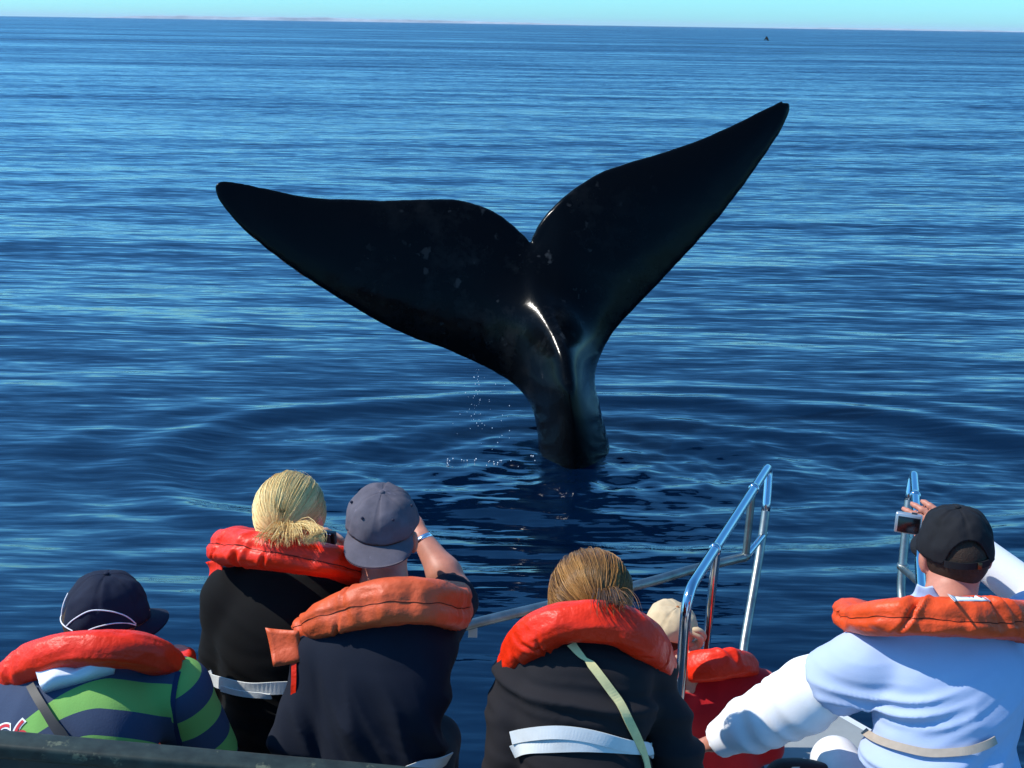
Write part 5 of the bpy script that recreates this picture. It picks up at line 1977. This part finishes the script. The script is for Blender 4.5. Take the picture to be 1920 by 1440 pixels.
# ---- man in pale blue with a black cap
def blueman():
    neck = P(1776, 1140, 3.08)
    head = P(1790, 1034, 3.16)
    f = nrm((-0.06, 1, 0))
    pel = seated(neck, f, 0.56, 27, -0.075)
    p = Person('person in a pale blue t-shirt over white sleeves and a black cap', (pel[0], pel[1], SEAT), pel, neck, head, f, (0.03, 1, 0.0), 1.02, 0.07, 1.08)
    p.arm('l', P(1628, 1244, 3.04), P(1512, 1306, 3.16), P(1338, 1392, 3.32), (P(1290, 1406, 3.40) - P(1338, 1392, 3.32), A(0, 0.2, -1), -1, 0.5))
    p.arm('r', P(1896, 1196, 3.10), P(1975, 1150, 3.32), P(1792, 1004, 3.45), (P(1735, 968, 3.46) - P(1792, 1004, 3.45), A(-0.1, 0.9, -0.2), 1, 0.55))
    p.build_body(skin_red_m, neck_r=0.062)
    p.trousers(cloth('pale_trousers', (0.68, 0.67, 0.66)))
    wm = cloth('white_cotton', (0.80, 0.80, 0.80), 0.85, 0.03)
    sh, el, wr = p.arms['l']
    puff = [(rcone(el + A(0.04, 0, 0.04), el + A(-0.02, 0, -0.02), 0.072, 0.064), 0.05), (rcone(el, el + (wr - el) * 0.5, 0.066, 0.056), 0.04)]
    side_w = lambda V: np.clip((1.0 - np.linalg.norm(V - (el * 0.55 + wr * 0.45), axis=1) / 0.30) * 1.6, 0, 1)
    o = p.top(wm, 'white_sleeves', 'long', extra=-0.014, sh_r=0.058, up_r=(0.070, 0.072), fo_r=(0.068, 0.050), puff=puff, wrinkle=sumf(folds(wr - el, UP, 12, 4, 0.024, 43, 1.6, side_w)))
    light = cloth('pale_blue_cotton', (0.40, 0.48, 0.66), 0.88, 0.03)
    hipl = p.pel - p.r * 0.17 + UP * 0.10
    def radial(V):                # folds sweeping up across the back from the left waist, and the shirt bloused over the belt
        dx = V @ p.r - hipl @ p.r
        dz = V[:, 2] - hipl[2]
        c_ = dz - 0.10 * dx - 0.95 * np.clip(dx, 0, 1) ** 2
        c_ = c_ + 0.03 * (vnoise(V * 6, 61) - 0.5)
        n = vnoise(np.stack([c_ * 27, dx * 2.4, dx * 0], 1), 47)
        r_ = (1 - np.abs(2 * n - 1)) ** 1.4
        n2 = vnoise(np.stack([c_ * 52, dx * 4.0, dx * 0 + 3], 1), 48)
        r2 = (1 - np.abs(2 * n2 - 1)) ** 1.4
        m_ = np.exp(-((dx - 0.12) / 0.20) ** 2) * np.clip((neck[2] - 0.06 - V[:, 2]) / 0.12, 0, 1)
        t_ = p.torso_uvt(V)[1]
        tb = t_ + 0.10 * dx
        blouse = 0.026 * np.exp(-((tb - 0.30) / 0.09) ** 2) - 0.014 * np.exp(-((tb - 0.155) / 0.035) ** 2)
        return (0.031 * (r_ - 0.4) + 0.012 * (r2 - 0.4)) * m_ + blouse
    p.top(light, 'pale_blue_t_shirt', 'short', h=0.0055, short_t=0.62, sh_r=0.078, up_r=(0.086, 0.090), extra=0.004, wrinkle=sumf(radial, folds((1, 0, -0.7), (0.7, 0, 1), 11, 2.2, 0.018, 51, 1.7, lambda V: np.clip((1 - np.linalg.norm(V - (sh * 0.6 + el * 0.4) - A(0.06, 0, -0.06), axis=1) / 0.22) * 2, 0.12, 1))))
    vis = [(1612, 1160, 3.10, 26), (1634, 1160, 2.98, 33), (1676, 1156, 2.92, 38), (1730, 1155, 2.90, 40), (1800, 1158, 2.90, 41), (1870, 1162, 2.93, 41), (1930, 1166, 3.00, 38), (1958, 1172, 3.10, 32)]
    lj, bvh = life_jacket(p, vis, orange_vinyl2, neck + A(0, 0.03, -0.05), seed=57, thick=0.060, groove=(0.02,), wr=0.012, creases=16)
    flap(lj, (P(1562, 1150, 3.12), P(1600, 1140, 3.02), P(1604, 1166, 3.02), P(1572, 1168, 3.12)), orange_vinyl2, 0.012)
    flap(lj, (P(1574, 1164, 3.16), P(1612, 1170, 3.12), P(1600, 1196, 3.12), P(1578, 1206, 3.16)), orange_vinyl2, 0.010)
    draped_patch('label_patch', bvh, [(1776, 1113), (1838, 1113), (1858, 1127), (1792, 1127)], mat('white_label', (0.78, 0.78, 0.76), 0.6, 0.3), lj, (10, 5), 0.002)
    tan = mat('tan_webbing', (0.40, 0.33, 0.26), 0.8, 0.2, var=0.1, vscale=40)
    on, nn = on_back(p, [(1608, 1366), (1630, 1380), (1680, 1400), (1740, 1414), (1800, 1412), (1842, 1396), (1860, 1384)], 0.008, 60)
    put('belt', *ribbon(on, nn, 0.020, 0.003), tan, lj)
    collar_quad = [P(1704, 1112, 3.05), P(1722, 1099, 3.05), P(1752, 1106, 3.00), P(1768, 1126, 2.99)]
    flap_o = flap(p.o, collar_quad, light, 0.012)
    flap_o.name = 'shirt_collar'
    blk = mat('black_cap_cloth', (0.0085, 0.0088, 0.011), 0.85, 0.25, var=0.2, vscale=20, bump=0.3, bscale=200, bdist=0.0012)
    o, cp, c, ax = cap(p, blk, (0.097, 0.108, 0.122), 0.006, brim=0, opening=True, seed=12, crumple=0.005)
    arc = [cp(math.radians(a), 0.035, 0.001) for a in np.linspace(144, 216, 24)]
    nn_ = nrmrows(np.array(arc) - c)
    put('strap', *ribbon(np.array(arc), nn_, 0.018, 0.003), blk, o)
    put('buckle', *rbox(cp(math.radians(166), 0.035, 0.006), axes(-nn_[8]), (0.006, 0.002, 0.009), 0.001), mat('dark_brass', (0.10, 0.08, 0.05), 0.35, 0.5, metal=1.0), o)
    short_hair(p, (0.028, 0.016, 0.009), 0.084, low=-0.085)
    # silver compact camera
    cc = P(1703, 981, 3.42)
    cam_o = thing('camera', 'silver compact camera with a dark screen held beside the black cap', 'camera', cc)
    ax = axes(nrm(cc - CAM) * A(1, 1, 0.4) + A(0.02, 0, 0))
    silver = mat('brushed_silver', (0.46, 0.47, 0.48), 0.32, 0.5, metal=0.7)
    put('camera_body', *rbox(cc, ax, (0.037, 0.012, 0.030), 0.005), silver, cam_o)
    scr = put('screen', *rbox(cc - ax[1] * 0.0115 - ax[2] * 0.003 + ax[0] * 0.002, ax, (0.029, 0.002, 0.0215), 0.001), mat('dark_screen', (0.004, 0.004, 0.006), 0.15, 0.5), cam_o)
    put('bezel', *rbox(cc - ax[1] * 0.0105 - ax[2] * 0.003 + ax[0] * 0.002, ax, (0.031, 0.002, 0.0235), 0.001), mat('black_plastic', (0.015, 0.015, 0.017), 0.35), cam_o)
    put('shutter_button', *rbox(cc + ax[2] * 0.031 + ax[0] * 0.014, ax, (0.008, 0.006, 0.0025), 0.001), mat('black_plastic', (0.015, 0.015, 0.017), 0.35), cam_o)
    put('lens', *tube(np.array([cc + ax[1] * 0.010, cc + ax[1] * 0.026]), 0.018, 20), silver, cam_o)
    return p
# ---- someone sitting low in front of the pale blue shirt: only a hand shows past it
def hidden():
    neck = P(1752, 1312, 3.62)
    head = P(1752, 1262, 3.72)
    f = nrm((0.0, 1, 0))
    pel = seated(neck, f, 0.40, 14, 0.0)
    p = Person('person almost hidden in front of the pale blue shirt, one hand showing', (pel[0], pel[1], 1.03), pel, neck, head, f, (0, 1, -0.25), 0.85, 0.0, 0.9, seat_fwd=(0.55, 0.8, 0))
    p.arm('l', P(1680, 1345, 3.62), P(1670, 1440, 3.66), P(1700, 1440, 3.85))
    p.arm('r', P(1822, 1345, 3.62), P(1852, 1450, 3.50), P(1858, 1418, 3.44), (A(0.15, 0.1, 1), A(-1, 0.3, 0), 1, 0.9))
    p.build_body(skin_red_m, 0.008)
    p.trousers(dark_tr)
    p.top(cloth('dark_fleece', (0.02, 0.02, 0.03)), 'dark_fleece', 'long', h=0.011)
    short_hair(p, (0.03, 0.018, 0.010), 0.082)
    return p
for fn in (blonde, capman, brunette, striped, child, blueman, hidden):
    fn()
